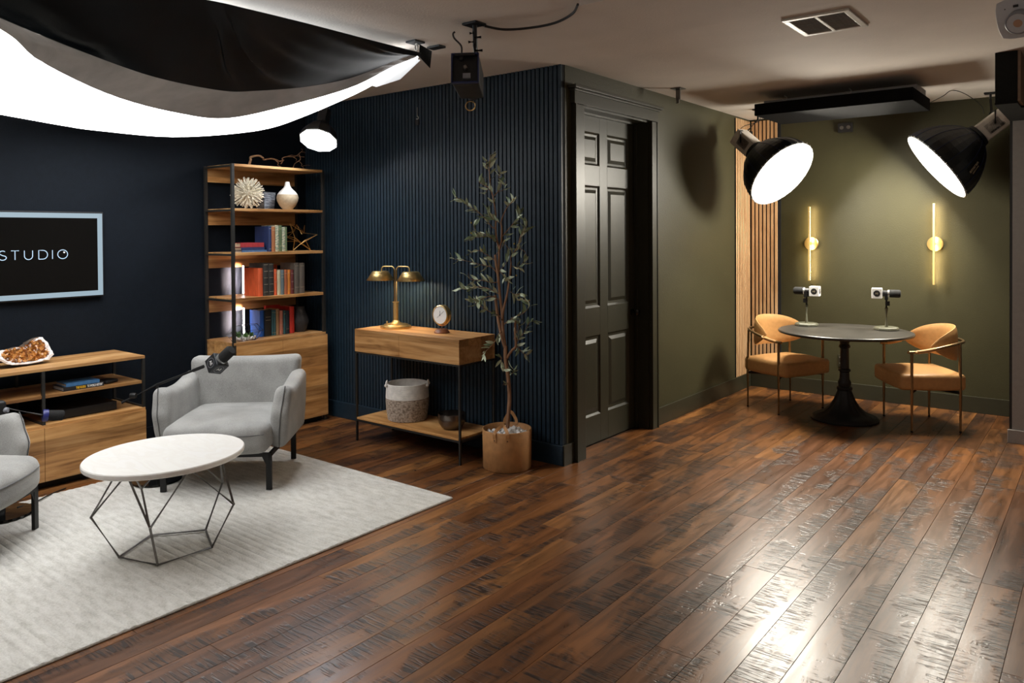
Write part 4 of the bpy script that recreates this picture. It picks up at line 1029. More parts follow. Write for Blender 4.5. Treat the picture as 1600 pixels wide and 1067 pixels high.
twigs = [
 [(776, 357), (770, 353.8), (760.6, 342.5), (749.4, 331), (734.4, 321.9), (723, 312.5), (713.8, 308.8)],
 [(779, 428), (770, 417.5), (755, 413.8), (741.9, 410), (725, 406), (708, 403.4)],
 [(777, 410), (771.9, 404.4), (760.6, 396.9), (747.5, 391), (736, 395)],
 [(779, 382), (775.6, 376), (762.5, 368.8), (751, 370.6), (738, 368.8)],
 [(777, 371), (773.8, 372), (760, 366), (745.6, 361), (741.9, 350)],
 [(785, 372), (788.8, 366.9), (800, 353.8), (811, 340.6), (815, 333)],
 [(800, 410), (800, 400.6), (809.4, 387.5), (815, 368.8), (822.5, 357.5), (823.4, 346)],
 [(780, 424), (786.9, 417.5), (796, 406)],
 [(799, 415), (811, 417.5), (820.6, 408)],
 [(782, 459), (777.5, 457.5), (762.5, 450), (745.6, 448), (732.5, 451.9), (720, 450)],
 [(780, 440), (770, 441), (755, 436.9), (738, 435), (734, 425.6)],
 [(786, 496), (777.5, 491), (762.5, 483.8), (749.4, 474.4), (736, 468.8)],
 [(787, 508), (792.5, 502.5), (803.8, 495), (818.8, 487.5), (828, 474), (811, 461)],
 [(806.6, 535), (809, 532.5), (818.8, 521), (828, 504.4), (839, 501.6)],
 [(805, 541), (807.5, 540), (816.9, 551), (826, 555)],
 [(786, 517), (780, 521), (773.8, 532.5), (762.5, 543.8), (755, 551)],
 [(769, 295), (760.6, 290), (751, 284), (757, 276)],
 [(772, 309), (785, 292), (782, 277), (784, 270)], [(780, 300), (790, 296), (792.5, 284)],
 [(776, 345), (766, 335), (765, 322)], [(786, 350), (776, 345), (769, 341)],
 [(785, 560), (783, 556), (788, 575)], [(796, 600), (790, 597), (786, 601)], [(796, 585), (803, 580), (802, 572)],
 [(778, 420), (790, 431), (795, 437)], [(797, 455), (806, 459), (816, 457)], [(784, 470), (770, 462), (755, 465), (748, 470)], [(785, 375), (792, 383), (798, 390)],
 [(770, 300), (765, 296), (760, 305)], [(768, 270), (762, 258), (764, 250)], [(809, 387), (820, 392), (824, 400)], [(803, 530), (812, 510), (811, 500)], [(776, 398), (786, 386), (790, 378)]]
leafpts = []; rg = random.Random(11)
for i, tw in enumerate(twigs):
    dp = rg.uniform(-0.10, 0.05); sp = limb(tw, 0.0038 if len(tw) > 3 else 0.0025, 0.001, (0, dp))
    L = sum((a-b_).length for a, b_ in zip(sp, sp[1:])); nl = max(5, int(L/0.0125)); 
    for k in range(nl):
        u = (0.18+0.82*(k+0.5)/nl)*(len(sp)-1); j = int(min(u, len(sp)-2)); fr_ = u-j
        leafpts.append((sp[j].lerp(sp[j+1], fr_), (sp[j+1]-sp[j]).normalized(), k))
for (x, y) in ((769, 243), (768, 250), (767, 256), (767, 263), (768, 272), (769, 281), (771, 301), (774, 317), (796, 322), (800, 318), (804, 314)):
    for k in range(2): leafpts.append((W2(x, y), Vector((0, 0, 1)), k))
ob('trunk', trunk, 'bark', t, smooth=True)
bm = B(); n_ = 5; L = 0.060; rows_ = []
for k in range(n_+1):
    u = k/n_; wd = 0.0092*math.sin(math.pi*(0.06+0.94*u)**0.85)*1.0+0.0006; z = -0.008*math.sin(u*2.6)
    rows_.append([bm.verts.new((u*L, s_*wd, z+(0.0022 if s_ else 0))) for s_ in (-1, 0, 1)])
for a, b_ in zip(rows_, rows_[1:]):
    for k in range(2): bm.faces.new((a[k], a[k+1], b_[k+1], b_[k]))
lf = ob('leaf', bm, 'olive_leaf', t, smooth=True); first = True
rg.shuffle(leafpts); print('leaves', len(leafpts))
for (p, d, k) in leafpts[:300]:
    s_, q_ = frame_of(d); a = rg.uniform(0, 6.28); out = (s_*math.cos(a)+q_*math.sin(a)); out.y -= 0.2; out = out.normalized()
    dr = (d*rg.uniform(0.35, 0.9)+out*0.8+Vector((0, 0, 0.12))).normalized()
    sd = dr.cross(Vector((rg.uniform(-1, 1), rg.uniform(-1, 1), rg.uniform(-1, 1)))).normalized(); nn = dr.cross(sd)
    sc = rg.uniform(0.85, 1.3)
    o = lf if first else lf.copy()
    if not first: COL.objects.link(o)
    first = False
    wy = Vector((PX, PY, 0))+p+dr*0.06
    if wy.y > YS-0.03: dr.y = -abs(dr.y); sd = dr.cross(nn).normalized(); nn = dr.cross(sd)
    o.matrix_local = basis(dr*sc, sd*sc, nn*sc, p)
bm = B()
for (x, y) in ((804.5, 312), (738.5, 348), (738.5, 364), (790, 376), (755, 390), (828, 469), (808, 430), (805, 381)): bmesh.ops.create_icosphere(bm, subdivisions=2, radius=0.0055, matrix=Matrix.Translation(W2(x, y, -0.02)))
tag(ob('olives', bm, 'olive_fruit', t, smooth=True), kind='stuff')

# ------------------------------------------------------------------ DINING TABLE
TX, TY = -1.775, 6.83
t = thing('bistro_table', 'round black pedestal table with cast iron foot', 'table', (TX, TY, 0))
ob('tabletop', lathe(B(), [(0, 0.722), (0.505, 0.722), (0.526, 0.728), (0.531, 0.737), (0.526, 0.746), (0.51, 0.75), (0, 0.75)], 72), 'table_black', t, smooth=False)
for p_ in t.children[0].data.polygons: p_.use_smooth = len(p_.vertices) == 4
fl = lambda k, z: 1+(0.05*math.cos(k*math.pi/2) if 0.03 < z < 0.24 else 0)
ob('pedestal', lathe(B(), [(0.265, 0.0), (0.268, 0.012), (0.25, 0.03), (0.205, 0.045), (0.16, 0.065), (0.115, 0.11), (0.085, 0.16), (0.066, 0.21), (0.055, 0.245), (0.062, 0.255), (0.062, 0.27), (0.048, 0.28), (0.052, 0.30), (0.052, 0.315), (0.04, 0.34), (0.037, 0.40), (0.048, 0.408), (0.048, 0.42), (0.036, 0.43), (0.034, 0.60), (0.045, 0.61), (0.045, 0.622), (0.035, 0.635), (0.045, 0.68), (0.09, 0.715), (0.12, 0.7215), (0, 0.7215)], 48, rib=fl), 'iron', t, smooth=True)

# ------------------------------------------------------------------ DINING CHAIRS
def dining_chair(loc, rz, label):
    t = thing('dining_chair', label, 'chair', loc, rz, 'tan leather dining chairs')   # +y forward
    a, b_ = 0.27, 0.185
    def fs(p):
        q = p.copy(); k = max(abs(q.x)/0.285, abs(q.y)/0.245)
        r_ = math.hypot(q.x/0.285, q.y/0.245)
        if r_ > 1e-6: q.x *= (0.45*k+0.55*k/r_*k) / k if False else (1-0.22*(r_-k)/max(r_, 1e-6)); q.y *= (1-0.22*(r_-k)/max(r_, 1e-6))
        if q.z > 0: q.z += 0.022*(1-min(1, r_)**2)
        return q+Vector((0, 0.02, 0.392))
    ob('seat', rbox(B(), 0.288, 0.265, 0.064, 0.03, fs, 9), 'tan_leather', t, smooth=True)
    # arm rail: ends at the front posts, wraps behind
    zr = lambda y: 0.628+0.075*sm(0.2, -0.24, y)
    pts = [(-a, b_+0.03), (-a, b_-0.04), (-a-0.012, 0.06), (-a-0.012, -0.06), (-a+0.01, -0.16), (-0.17, -0.255), (0, -0.29), (0.17, -0.255), (a-0.01, -0.16), (a+0.012, -0.06), (a+0.012, 0.06), (a, b_-0.04), (a, b_+0.03)]
    sp = spline([Vector((x, y, zr(y))) for x, y in pts], 5); N = len(sp)
    ob('arm_rail', tube(B(), sp, 0.0115, 10), 'brass_dark', t, smooth=True)
    for s in (-1, 1):
        i0 = 4 if s < 0 else N-5-8; seg = sp[4:13] if s < 0 else sp[-13:-4]
        ob('arm_pad', tube(B(), seg, 0.0145, 10), 'tan_leather', t, smooth=True)
        ob('leg', tube(B(), [(s*a, b_, 0.012), (s*a, b_, 0.3), (s*a, b_, zr(b_)-0.006)], [0.008, 0.0115, 0.0115], 10), 'brass_dark', t, smooth=True)
        ob('leg', tube(B(), [(s*(a-0.005), -b_, 0.012), (s*(a-0.005), -b_, 0.3), (s*(a-0.015), -b_, zr(-b_)-0.004)], [0.008, 0.0115, 0.0115], 10), 'brass_dark', t, smooth=True)
        for yy in (b_, -b_):
            ob('foot_cap', lathe(B(), [(0, 0), (0.009, 0), (0.009, 0.012), (0, 0.012)], 10, Matrix.Translation((s*(a if yy > 0 else a-0.005), yy, 0))), 'black_plastic', t)
    bm = B()
    for (x0, y0_, x1, y1_) in ((-a, b_, a, -b_), (a, b_, -a, -b_)): tube(bm, [(x0, y0_, 0.312), (0, 0, 0.312), (x1*0.98, y1_, 0.312)], 0.012, 8)
    ob('seat_brace', bm, 'black_metal', t, smooth=True)
    # backrest shell: inside the rail, tall in the middle, tapering forward
    bm = B(); grid = []; nu, nv = 26, 10
    for layer in (0, 1):
        g_ = []
        for i in range(nu+1):
            u = -1+2*i/nu; th = u*R(97)
            cx_, cy_ = 0.262*math.sin(th), -0.262*math.cos(th)*0.98-0.0
            wd = (1-abs(u)**2.6)
            zc = 0.672-0.01*abs(u); hh = 0.135*wd**0.8+0.004
            row = []
            for j in range(nv+1):
                v = -1+2*j/nv; bulge = 0.012*(1-v*v)*wd
                rad = 1+(-0.03*(v*0.5) if v < 0 else -0.02*v)
                thk = (0.014*wd+0.002)*(1-abs(v)**6*0.8)*(1 if layer else -1)
                nrm = Vector((math.sin(th), -math.cos(th), 0))
                p = Vector((cx_*rad, cy_*rad, zc+hh*v+0.012))+nrm*(thk-0.008)
                row.append(bm.verts.new(p))
            g_.append(row)
        grid.append(g_)
    for g_ in grid:
        for i in range(nu):
            for j in range(nv): bm.faces.new((g_[i][j], g_[i+1][j], g_[i+1][j+1], g_[i][j+1]))
    a_, b2 = grid
    for i in range(nu):
        bm.faces.new((a_[i][0], a_[i+1][0], b2[i+1][0], b2[i][0])); bm.faces.new((a_[i][nv], a_[i+1][nv], b2[i+1][nv], b2[i][nv]))
    for j in range(nv):
        bm.faces.new((a_[0][j], a_[0][j+1], b2[0][j+1], b2[0][j])); bm.faces.new((a_[nu][j], a_[nu][j+1], b2[nu][j+1], b2[nu][j]))
    ob('backrest', bm, 'tan_leather', t, smooth=True)
    return t
dining_chair((-2.32, 6.965, 0), math.atan2(-0.42, 0.907)-math.pi/2, 'tan leather armchair left of the round table, beside the oak slats')
dining_chair((-1.233, 7.018, 0), math.atan2(-0.553, -0.833)-math.pi/2, 'tan leather armchair right of the round table')

# ------------------------------------------------------------------ TABLE MICROPHONES
def table_mic(x, y, d, label):
    """d: horizontal direction the capsule points to"""
    t = thing('desk_microphone', label, 'microphone', (x, y, 0.7503), 0, 'microphones on the dining table'); d = Vector(d).normalized(); s_ = Vector((0, 0, 1)).cross(d)
    rot = basis(d, s_, (0, 0, 1), (0, 0, 0))
    ob('base', lathe(B(), [(0, 0), (0.098, 0), (0.101, 0.006), (0.098, 0.02), (0.088, 0.026), (0, 0.026)], 8, Matrix.Rotation(R(22.5), 4, 'Z')), 'mic_base', t, bevel=0.003)
    ob('pole', tube(B(), [(0, 0, 0.026), (0, 0, 0.185)], 0.0145, 14), 'mic_base', t, smooth=True)
    ob('inner_pole', tube(B(), [(0, 0, 0.185), (0, 0, 0.262)], 0.0105, 12), 'black_metal', t, smooth=True)
    box_ob('clamp', -0.008, 0.026, -0.014, 0.014, 0.205, 0.243, 'black_plastic', t, bevel=0.002, mtx=rot)
    bm = B(); bx(bm, -0.012, 0.012, -0.045, -0.038, 0.262, 0.31, rot); bx(bm, -0.012, 0.012, 0.038, 0.045, 0.262, 0.31, rot); bx(bm, -0.012, 0.012, -0.045, 0.045, 0.255, 0.263, rot); ob('yoke', bm, 'black_metal', t)
    zc = 0.308; m4 = basis(s_, (0, 0, 1), d, (0, 0, zc))
    ob('body', lathe(B(), [(0, -0.03), (0.026, -0.03), (0.027, 0.02), (0.02, 0.024), (0, 0.024)], 20, m4), 'black_plastic', t, smooth=True)
    ob('windscreen', lathe(B(), [(0, 0.024), (0.03, 0.024), (0.033, 0.03), (0.033, 0.098), (0.026, 0.108), (0, 0.11)], 20, m4), 'foam', t, smooth=True)
    ob('collar', lathe(B(), [(0.0, 0.010), (0.031, 0.010), (0.031, 0.0235), (0, 0.0235)], 20, m4), 'silver', t)
    cb = box_ob('logo_cube', -0.112, -0.031, -0.0405, 0.0405, zc-0.043, zc+0.043, 'white_cube', t, bevel=0.003, mtx=rot)
    for (c_, n_) in ((Vector((-0.0715, -0.0407, zc)), Vector((0, -1, 0))), (Vector((-0.0715, 0.0407, zc)), Vector((0, 1, 0))), (Vector((-0.1122, 0, zc)), Vector((-1, 0, 0)))):
        n2 = rot.to_3x3() @ n_; c2 = rot @ c_; sx_ = Vector((0, 0, 1)).cross(n2)
        m5 = basis(sx_, (0, 0, 1), n2, c2)
        lg = ob('logo_disc', lathe(B(), [(0, 0.0), (0.026, 0.0), (0.026, 0.0006), (0, 0.0006)], 28, m5), 'ink', t)
        text_ob('logo_lettering', 'AE', 0.022, 'tan_mark', t, m5 @ Matrix.Translation((0, 0, 0.001)))
table_mic(-2.135, 6.985, (-0.80, -0.05, 0), 'desk microphone with white logo cube at the left of the round table')
table_mic(-1.50, 7.06, (0.98, 0.17, 0), 'desk microphone with white logo cube at the right of the round table')

# ------------------------------------------------------------------ DOME LAMPS
def dome(open_c, axis, rad, length, nseg, label, post_top, glow, body=True, sc=1.0, text=False, name='dome_light'):
    """open_c centre of the mouth, axis points out of the mouth; post_top: hanging point at the ceiling"""
    axis = Vector(axis).normalized(); open_c = Vector(open_c)
    t = thing(name, label, 'studio lamp', open_c, 0)
    s_ = axis.cross(Vector((0, 0, 1))).normalized(); u_ = s_.cross(axis); m4 = basis(s_, u_, axis, (0, 0, 0))
    pf = []
    for k in range(9):
        u = k/8; q = 0.30+0.70*math.sin(u*math.pi/2)**0.74; pf.append((rad*q, -length*(1-u)))
    ob('softbox', lathe(B(), [(0.12*rad, -length-0.01)]+pf, nseg, m4), 'dome_cloth', t)
    ob('inner_lining', lathe(B(), [(rad*0.26, -length+0.012)]+[(r_*0.985, z) for r_, z in pf[2:]], nseg, m4), 'silver', t)
    ob('diffuser', lathe(B(), [(0, -rad*0.13), (rad*0.90, -rad*0.13)], nseg, m4), glow, t)
    ob('lip', lathe(B(), [(rad, -0.006), (rad*1.006, 0.004), (rad*0.975, 0.004), (rad*0.905, -rad*0.125), (rad*0.90, -rad*0.13)], nseg, m4), 'white_flap', t)
    bm = B(); step = 1 if nseg <= 16 else 2
    for k in range(0, nseg, step):
        a = 2*math.pi*k/nseg
        tube(bm, [m4 @ Vector((1.006*r_*math.cos(a), 1.006*r_*math.sin(a), z)) for r_, z in pf], 0.0022*sc, 4)
    tag(ob('seams', bm, 'blue_seam', t), kind='stuff')
    bm = B()
    for k in range(0, nseg):
        a = 2*math.pi*k/nseg; p = m4 @ Vector((1.02*rad*math.cos(a), 1.02*rad*math.sin(a), -0.006)); bmesh.ops.create_icosphere(bm, subdivisions=1, radius=0.004*sc, matrix=Matrix.Translation(p))
    tag(ob('rod_tips', bm, 'silver', t), kind='stuff')
    ob('speed_ring', lathe(B(), [(0.12*rad, -length-0.03*sc), (0.30*rad, -length-0.03*sc), (0.31*rad, -length-0.004), (0.12*rad, -length-0.004)], nseg, m4), 'black_metal', t)
    zb_ = -length-0.03*sc
    hb = 0.068*sc; Lb = 0.24*sc
    # square lamp head, turned so that a side face looks at the lounge
    bd = ob('lamp_head', rbox(B(), hb, hb*1.12, Lb/2, 0.012*sc, lambda p: m4 @ (p+Vector((0, 0, zb_-Lb/2))), 3), 'lamp_body_white' if body else 'black_plastic', t, smooth=True)
    face = m4 @ Vector((0, 0, zb_-Lb/2))
    tocam = (Vector((0, 0, CAM_Z))-open_c).normalized()
    best = max(((s_*q, h_) for q, h_ in ((1, hb), (-1, hb))), key=lambda e: e[0].dot(tocam))
    nrm = best[0]; v2 = nrm.cross(axis)
    m6 = basis(axis*1.0, v2*-1.0, nrm*-1.0 if axis.cross(v2*-1.0).dot(nrm) < 0 else nrm, face+nrm*best[1])
    if body:
        ob('grille', bx(B(), -Lb*0.22, Lb*0.30, -hb*0.7, hb*0.55, 0.0, 0.0012, m6), 'lamp_grille', t)
    # yoke and hanging post
    top = Vector(post_top)-open_c; piv = face
    yk = B(); kv = (v2 if abs(v2.z) < 0.9 else s_)
    base_ = piv+Vector((0, 0, hb*1.7))-Vector((tocam.x, tocam.y, 0))*hb*1.6; end = Vector((top.x, top.y, min(top.z-0.02, base_.z+0.12)))
    tube(yk, [piv+nrm*(hb+0.012), piv+nrm*(hb+0.012)+Vector((0, 0, hb*1.6)), base_, piv-nrm*(hb+0.012)+Vector((0, 0, hb*1.6)), piv-nrm*(hb+0.012)], 0.007*sc, 6)
    ob('yoke', yk, 'black_metal', t, smooth=True)
    ob('post', tube(B(), [base_, end, Vector((top.x, top.y, top.z-0.003))], 0.009*sc, 10), 'black_metal', t, smooth=True)
    ob('ceiling_clamp', bx(B(), top.x-0.045*sc, top.x+0.045*sc, top.y-0.03*sc, top.y+0.03*sc, top.z-0.014, top.z-0.0005), 'black_metal', t, bevel=0.002)
    return t, m4, nrm, axis
dL, mL, nL, aL = dome((-2.27, 6.75, 2.085), (0.735, -0.23, -0.63), 0.325, 0.34, 32, 'large black dome lamp at the left, hanging in front of the oak slats', (-2.60, 7.07, ZC), 'dome_glow')
dR, mR, nR, aR = dome((-1.15, 7.20, 2.115), (-0.725, -0.27, -0.62), 0.325, 0.37, 32, 'large black dome lamp at the right, hanging near the pale wall', (-0.80, 7.50, ZC), 'dome_glow')
# lettering on the right dome's flank
fl_ = (Vector((0, 0, CAM_Z))-Vector((-1.15, 7.2, 2.1))).normalized(); 
rad_ = (mR.to_3x3().inverted() @ fl_); rad_.z = 0; rad_.normalize()
aa = math.atan2(rad_.y, rad_.x)+R(34)
for s__, sz, off in (('amaran', 0.040, 0.0), ('LIGHT DOME', 0.014, 0.030)):
    a2 = aa+off/0.3
    rd = mR.to_3x3() @ Vector((math.cos(a2), math.sin(a2), 0)); tn = mR.to_3x3() @ Vector((-math.sin(a2), math.cos(a2), 0))
    n_ = (rd*0.87-aR*0.40).normalized(); x_ = (-aR-(-aR).dot(n_)*n_).normalized(); y_ = n_.cross(x_)
    text_ob('lettering', s__, sz, 'tan_mark', dR, basis(x_, y_, n_, rd*(0.325*0.925)-aR*0.14+n_*0.012), extrude=0.0004, bold=0.0008)
face = mR @ Vector((0, 0, -0.37-0.03-0.12))
v2 = nR.cross(aR)
x_ = -aR; y_ = nR.cross(x_)
text_ob('lettering', 'amaran 200', 0.026, 'ink', dR, basis(x_, y_, nR, face+nR*0.0695-y_*0.035), bold=0.0006)
dome((-4.975, 3.885, 2.335), (0.27, -0.46, -0.92), 0.152, 0.16, 10, 'small octagonal softbox lamp glowing above the right side of the bookcase', (-5.10, 4.05, ZC), 'octa_glow', body=False, sc=0.55, name='octagon_light')

# thin cables to the right dome and from the left dome
def cable(name, pts, r_, label, par=None):
    if par: pts = [Vector(p)-par.location for p in pts]
    o = ob(name, tube(B(), spline(pts, 8), r_, 6), 'cable_black', par, smooth=True)
    return o if par else tag(o, label, 'cable')
cable('power_cable', [(-1.14, 6.86, 2.60), (-1.08, 7.05, 2.67), (-1.03, 7.15, ZC-0.006), (-0.95, 7.25, 2.70), (-0.86, 7.40, 2.62), (-0.84, 7.45, 2.55)], 0.003, '', dR)
cable('power_cable', [(-2.50, 7.05, ZC-0.006), (-2.56, 7.04, 2.66), (-2.57, 7.0, 2.60), (-2.68, 6.93, 2.56), (-2.74, 6.87, 2.48)], 0.003, '', dL)

# ------------------------------------------------------------------ BAFFLE OVER THE TABLE
t = thing('ceiling_baffle', 'flat black acoustic panel hanging under the ceiling above the round table', 'panel', (-1.73, 6.53, 2.535))
box_ob('black_box', -0.58, 0.59, -0.33, 0.33, 0, 0.095, 'black_felt', t, bevel=0.004)
bm = B()
for (a, b_, c, d) in ((-0.585, 0.575, -0.10, -0.06), (-0.585, 0.575, 0.20, 0.24), (-0.585, -0.545, -0.06, 0.2), (0.535, 0.575, -0.06, 0.2)): bx(bm, a, b_, c, d, 0.0955, 0.15)
ob('mounting_frame', bm, 'grey_lining', t)
for x in (-0.40, 0.10):
    bm = B(); pts = [(x, -0.13, 0.192), (x, -0.13, 0.165)]+[(x+0.018*math.sin(R(a)), -0.13, 0.148+0.018*math.cos(R(a))) for a in range(0, 280, 30)]
    tube(bm, pts, 0.003, 6); ob('hook', bm, 'vent_white', t, smooth=True)

# ------------------------------------------------------------------ SCONCES
for i, (x, lb) in enumerate(((-2.335, 'brass bar sconce on the far green wall, left one of the pair'), (-1.262, 'brass bar sconce on the far green wall, right one of the pair'))):
    t = thing('wall_sconce', lb, 'sconce', (x+0.02, YF, 1.467), 0, 'brass bar sconces')
    ob('backplate', lathe(B(), [(0, 0.0005), (0.064, 0.0005), (0.066, 0.004), (0.066, 0.022), (0.062, 0.026), (0, 0.026)], 40, basis((1, 0, 0), (0, 0, 1), (0, -1, 0), (0, 0, 0))), 'brass', t, smooth=False)
    ob('stem', tube(B(), [(0, -0.026, 0), (0, -0.078, 0)], 0.007, 10), 'brass', t, smooth=True)
    box_ob('bar', -0.0085, 0.0085, -0.094, -0.079, -0.36, 0.36, 'brass_satin', t, bevel=0.002)
    bm = B(); bx(bm, -0.0075, 0.0075, -0.0788, -0.0765, -0.355, -0.012); bx(bm, -0.0075, 0.0075, -0.0788, -0.0765, 0.012, 0.355)
    ob('light_strip', bm, 'sconce_glow', t)

# ------------------------------------------------------------------ OVERHEAD CLOTH
def loft(bm, c0, c1, n_=10, fold=None, m_=48):
    """ruled sheet between two 3-D polylines"""
    def samp(c, u):
        q = u*(len(c)-1); i = min(int(q), len(c)-2); return c[i].lerp(c[i+1], q-i)
    rows = []
    for i in range(m_+1):
        u = i/m_; a, b_ = samp(c0, u), samp(c1, u); row = []
        for j in range(n_+1):
            v = j/n_; p = a.lerp(b_, v)
            if fold: p = p+fold(u, v)
            row.append(bm.verts.new(p))
        rows.append(row)
    for a, b_ in zip(rows, rows[1:]):
        for j in range(n_): bm.faces.new((a[j], a[j+1], b_[j+1], b_[j]))
    return bm
V_ = Vector
C0 = spline([V_((-3.23, 3.28, 2.66)), V_((-3.245, 2.9, 2.665)), V_((-3.27, 2.5, 2.675)), V_((-3.31, 2.16, 2.685)), V_((-3.42, 2.02, 2.715)), V_((-3.40, 1.5, 2.67)), V_((-3.36, 0.9, 2.68)), V_((-3.3, 0.0, 2.7))], 8)
C1 = spline([V_((-3.27, 3.27, 2.662)), V_((-3.326, 3.272, 2.655)), V_((-3.453, 3.25, 2.63)), V_((-3.78, 3.19, 2.565)), V_((-3.943, 2.972, 2.50)), V_((-4.045, 2.70, 2.450)), V_((-4.045, 2.49, 2.420)), V_((-3.93, 2.1, 2.405)), V_((-3.72, 1.722, 2.40)), V_((-3.341, 1.118, 2.42)), V_((-3.0, 0.5, 2.5))], 7)
C2 = spline([V_((-3.28, 3.29, 2.660)), V_((-3.311, 3.31, 2.65)), V_((-3.484, 3.279, 2.61)), V_((-3.78, 3.225, 2.52)), V_((-4.104, 3.05, 2.43)), V_((-4.28, 2.66, 2.305)), V_((-4.28, 2.305, 2.300)), V_((-4.0, 1.83, 2.300)), V_((-3.45, 1.30, 2.30)), V_((-3.01, 1.006, 2.30)), V_((-2.6, 0.5, 2.32))], 7)
C3 = spline([V_((-3.29, 3.31, 2.660)), V_((-3.335, 3.34, 2.65)), V_((-3.51, 3.303, 2.59)), V_((-3.861, 3.284, 2.49)), V_((-4.35, 3.28, 2.395)), V_((-4.85, 3.24, 2.335)), V_((-5.33, 2.89, 2.297)), V_((-5.42, 2.4, 2.300)), V_((-5.36, 2.15, 2.302)), V_((-5.1, 1.699, 2.297)), V_((-4.6, 0.8, 2.29))], 7)
C4 = [p+V_((-0.12 if p.x < -4.6 else 0, 0.04, 0.0)) for p in C3]; C4 = [V_((max(p.x, -5.68), min(p.y, 3.42), min(2.70, p.z+0.30))) for p in C4]
scr = thing('overhead_scrim', 'large hanging light cloth glowing white below a black cover over the lounge', 'light diffuser', (-4.2, 2.0, 2.3))
def dl(bm):
    for v in bm.verts: v.co -= V_((-4.2, 2.0, 2.3))
    return bm
def foldb(u, v):
    k = math.sin(math.pi*v)
    d = 0.012*math.sin(u*46+v*6)*math.sin(v*9+u*17)*k
    for c_, w_, a_ in ((0.50, 0.022, 0.08), (0.545, 0.02, -0.06), (0.60, 0.022, 0.075), (0.66, 0.025, -0.05), (0.72, 0.03, 0.06), (0.44, 0.025, -0.05), (0.80, 0.03, -0.04), (0.37, 0.03, 0.03)):
        cc = 0.56+(c_-0.56)*(0.25+1.1*v); d += a_*math.exp(-((u-cc)/w_)**2)*k
    return V_((0.6, 0, 0.5))*d+V_((0, 0, -0.02*k))
ob('black_cover', dl(loft(B(), C0, C1, 14, foldb, 90)), 'black_cloth', scr, smooth=True)
ob('grey_edge', dl(loft(B(), C1, C2, 6, lambda u, v: V_((0, 0, 0.006*math.sin(u*140+v*5)*math.sin(math.pi*v))), 110)), 'grey_lining', scr, smooth=True)
ob('glowing_cloth', dl(loft(B(), C2, C3, 8, lambda u, v: V_((0, 0, -0.03*math.sin(math.pi*v)*min(1, u*5))))), 'scrim_glow', scr, smooth=True)
ob('rear_cover', dl(loft(B(), C3, C4, 3)), 'black_cloth', scr, smooth=True)
ob('corner_flap', dl(loft(B(), [V_((-3.341, 3.325, 2.657)), V_((-3.51, 3.308, 2.592)), V_((-3.70, 3.30, 2.53))], [V_((-3.339, 3.382, 2.65)), V_((-3.534, 3.397, 2.56)), V_((-3.68, 3.33, 2.52))], 3, None, 8)), 'flap_glow', scr)
ob('black_flap', dl(loft(B(), [V_((-3.217, 3.25, 2.705)), V_((-3.241, 3.382, 2.69))], [V_((-3.296, 3.328, 2.655)), V_((-3.296, 3.422, 2.60))], 4, None, 6)), 'black_cloth', scr)
bm = B(); bx(bm, -3.30, -3.22, 3.22, 3.30, ZC-0.012, ZC-0.001); bx(bm, -3.30, -3.2, 3.40, 3.46, ZC-0.012, ZC-0.001); ob('ceiling_plate', dl(bm), 'black_metal', scr)
ob('ring', dl(tube(B(), [(-3.255+0.012*math.cos(a), 3.265, 2.695+0.02*math.sin(a)) for a in [k*math.pi/6 for k in range(12)]], 0.005, 6, closed=True)), 'vent_white', scr, smooth=True)

# ------------------------------------------------------------------ BLACK BOX LIGHT ON THE CEILING
bp = V_((-2.755, 3.13, 2.482)); ax = V_((-0.555, 0.83, -0.15)).normalized()
t = thing('box_light', 'black boxy lamp hanging from a ceiling clamp, its back panel towards us', 'studio lamp', bp)
s_ = V_((0.787, 0.617, 0)); s_ = (s_-ax*s_.dot(ax)).normalized(); u_ = s_.cross(ax); u_ = u_ if u_.z > 0 else -u_
m4 = basis(s_, u_, ax, (0, 0, 0))
hw, hh = 0.076, 0.084
ob('housing', rbox(B(), hw, hh, 0.14, 0.014, lambda p: m4 @ V_((p.x*(1-0.1*(p.z+0.14)/0.28), p.y*(1-0.1*(p.z+0.14)/0.28), p.z+0.16)), 3), 'black_metal', t, smooth=True)
bm = B()
for (a, b_, c, d) in ((-hw, hw, hh-0.008, hh), (-hw, hw, -hh, -hh+0.008), (-hw, -hw+0.008, -hh, hh), (hw-0.008, hw, -hh, hh)): bx(bm, a, b_, c, d, -0.004, 0.018, m4)
ob('back_frame', bm, 'blue_seam', t, bevel=0.002)
ob('dial', lathe(B(), [(0.0, -0.006), (0.009, -0.006), (0.013, -0.002), (0.016, 0.02), (0, 0.02)], 20, m4 @ Matrix.Translation((0.002, 0.005, 0))), 'gun_metal', t, smooth=True)
ob('display', bx(B(), -0.012, 0.03, -0.058, -0.03, 0.0, 0.0195, m4), 'fixture_grey', t)
ob('handle', bx(bx(B(), -0.055, 0.055, 0.066, 0.078, -0.01, 0.0, m4), -0.03, -0.012, 0.045, 0.066, 0, 0.019, m4), 'black_plastic', t)
top = V_((-2.735, 3.19, ZC))-bp
bm = B(); tube(bm, [V_((0.0, 0.10, 0.06)), V_((0.005, 0.08, 0.13)), V_((top.x, top.y, 0.21)), V_((top.x, top.y, top.z-0.004))], 0.013, 10)
for (z, dx, l) in ((0.10, 0.03, 0.03), (0.148, -0.025, 0.035), (0.172, 0.025, 0.03), (0.195, -0.02, 0.025)): tube(bm, [V_((top.x, top.y, z)), V_((top.x, top.y, z))+s_*dx*1.4], 0.008, 8)
ob('hanging_arm', bm, 'black_metal', t, smooth=True)
ob('ceiling_plate', bx(B(), top.x-0.05, top.x+0.05, top.y-0.05, top.y+0.04, top.z-0.012, top.z-0.0008), 'black_metal', t, bevel=0.002)
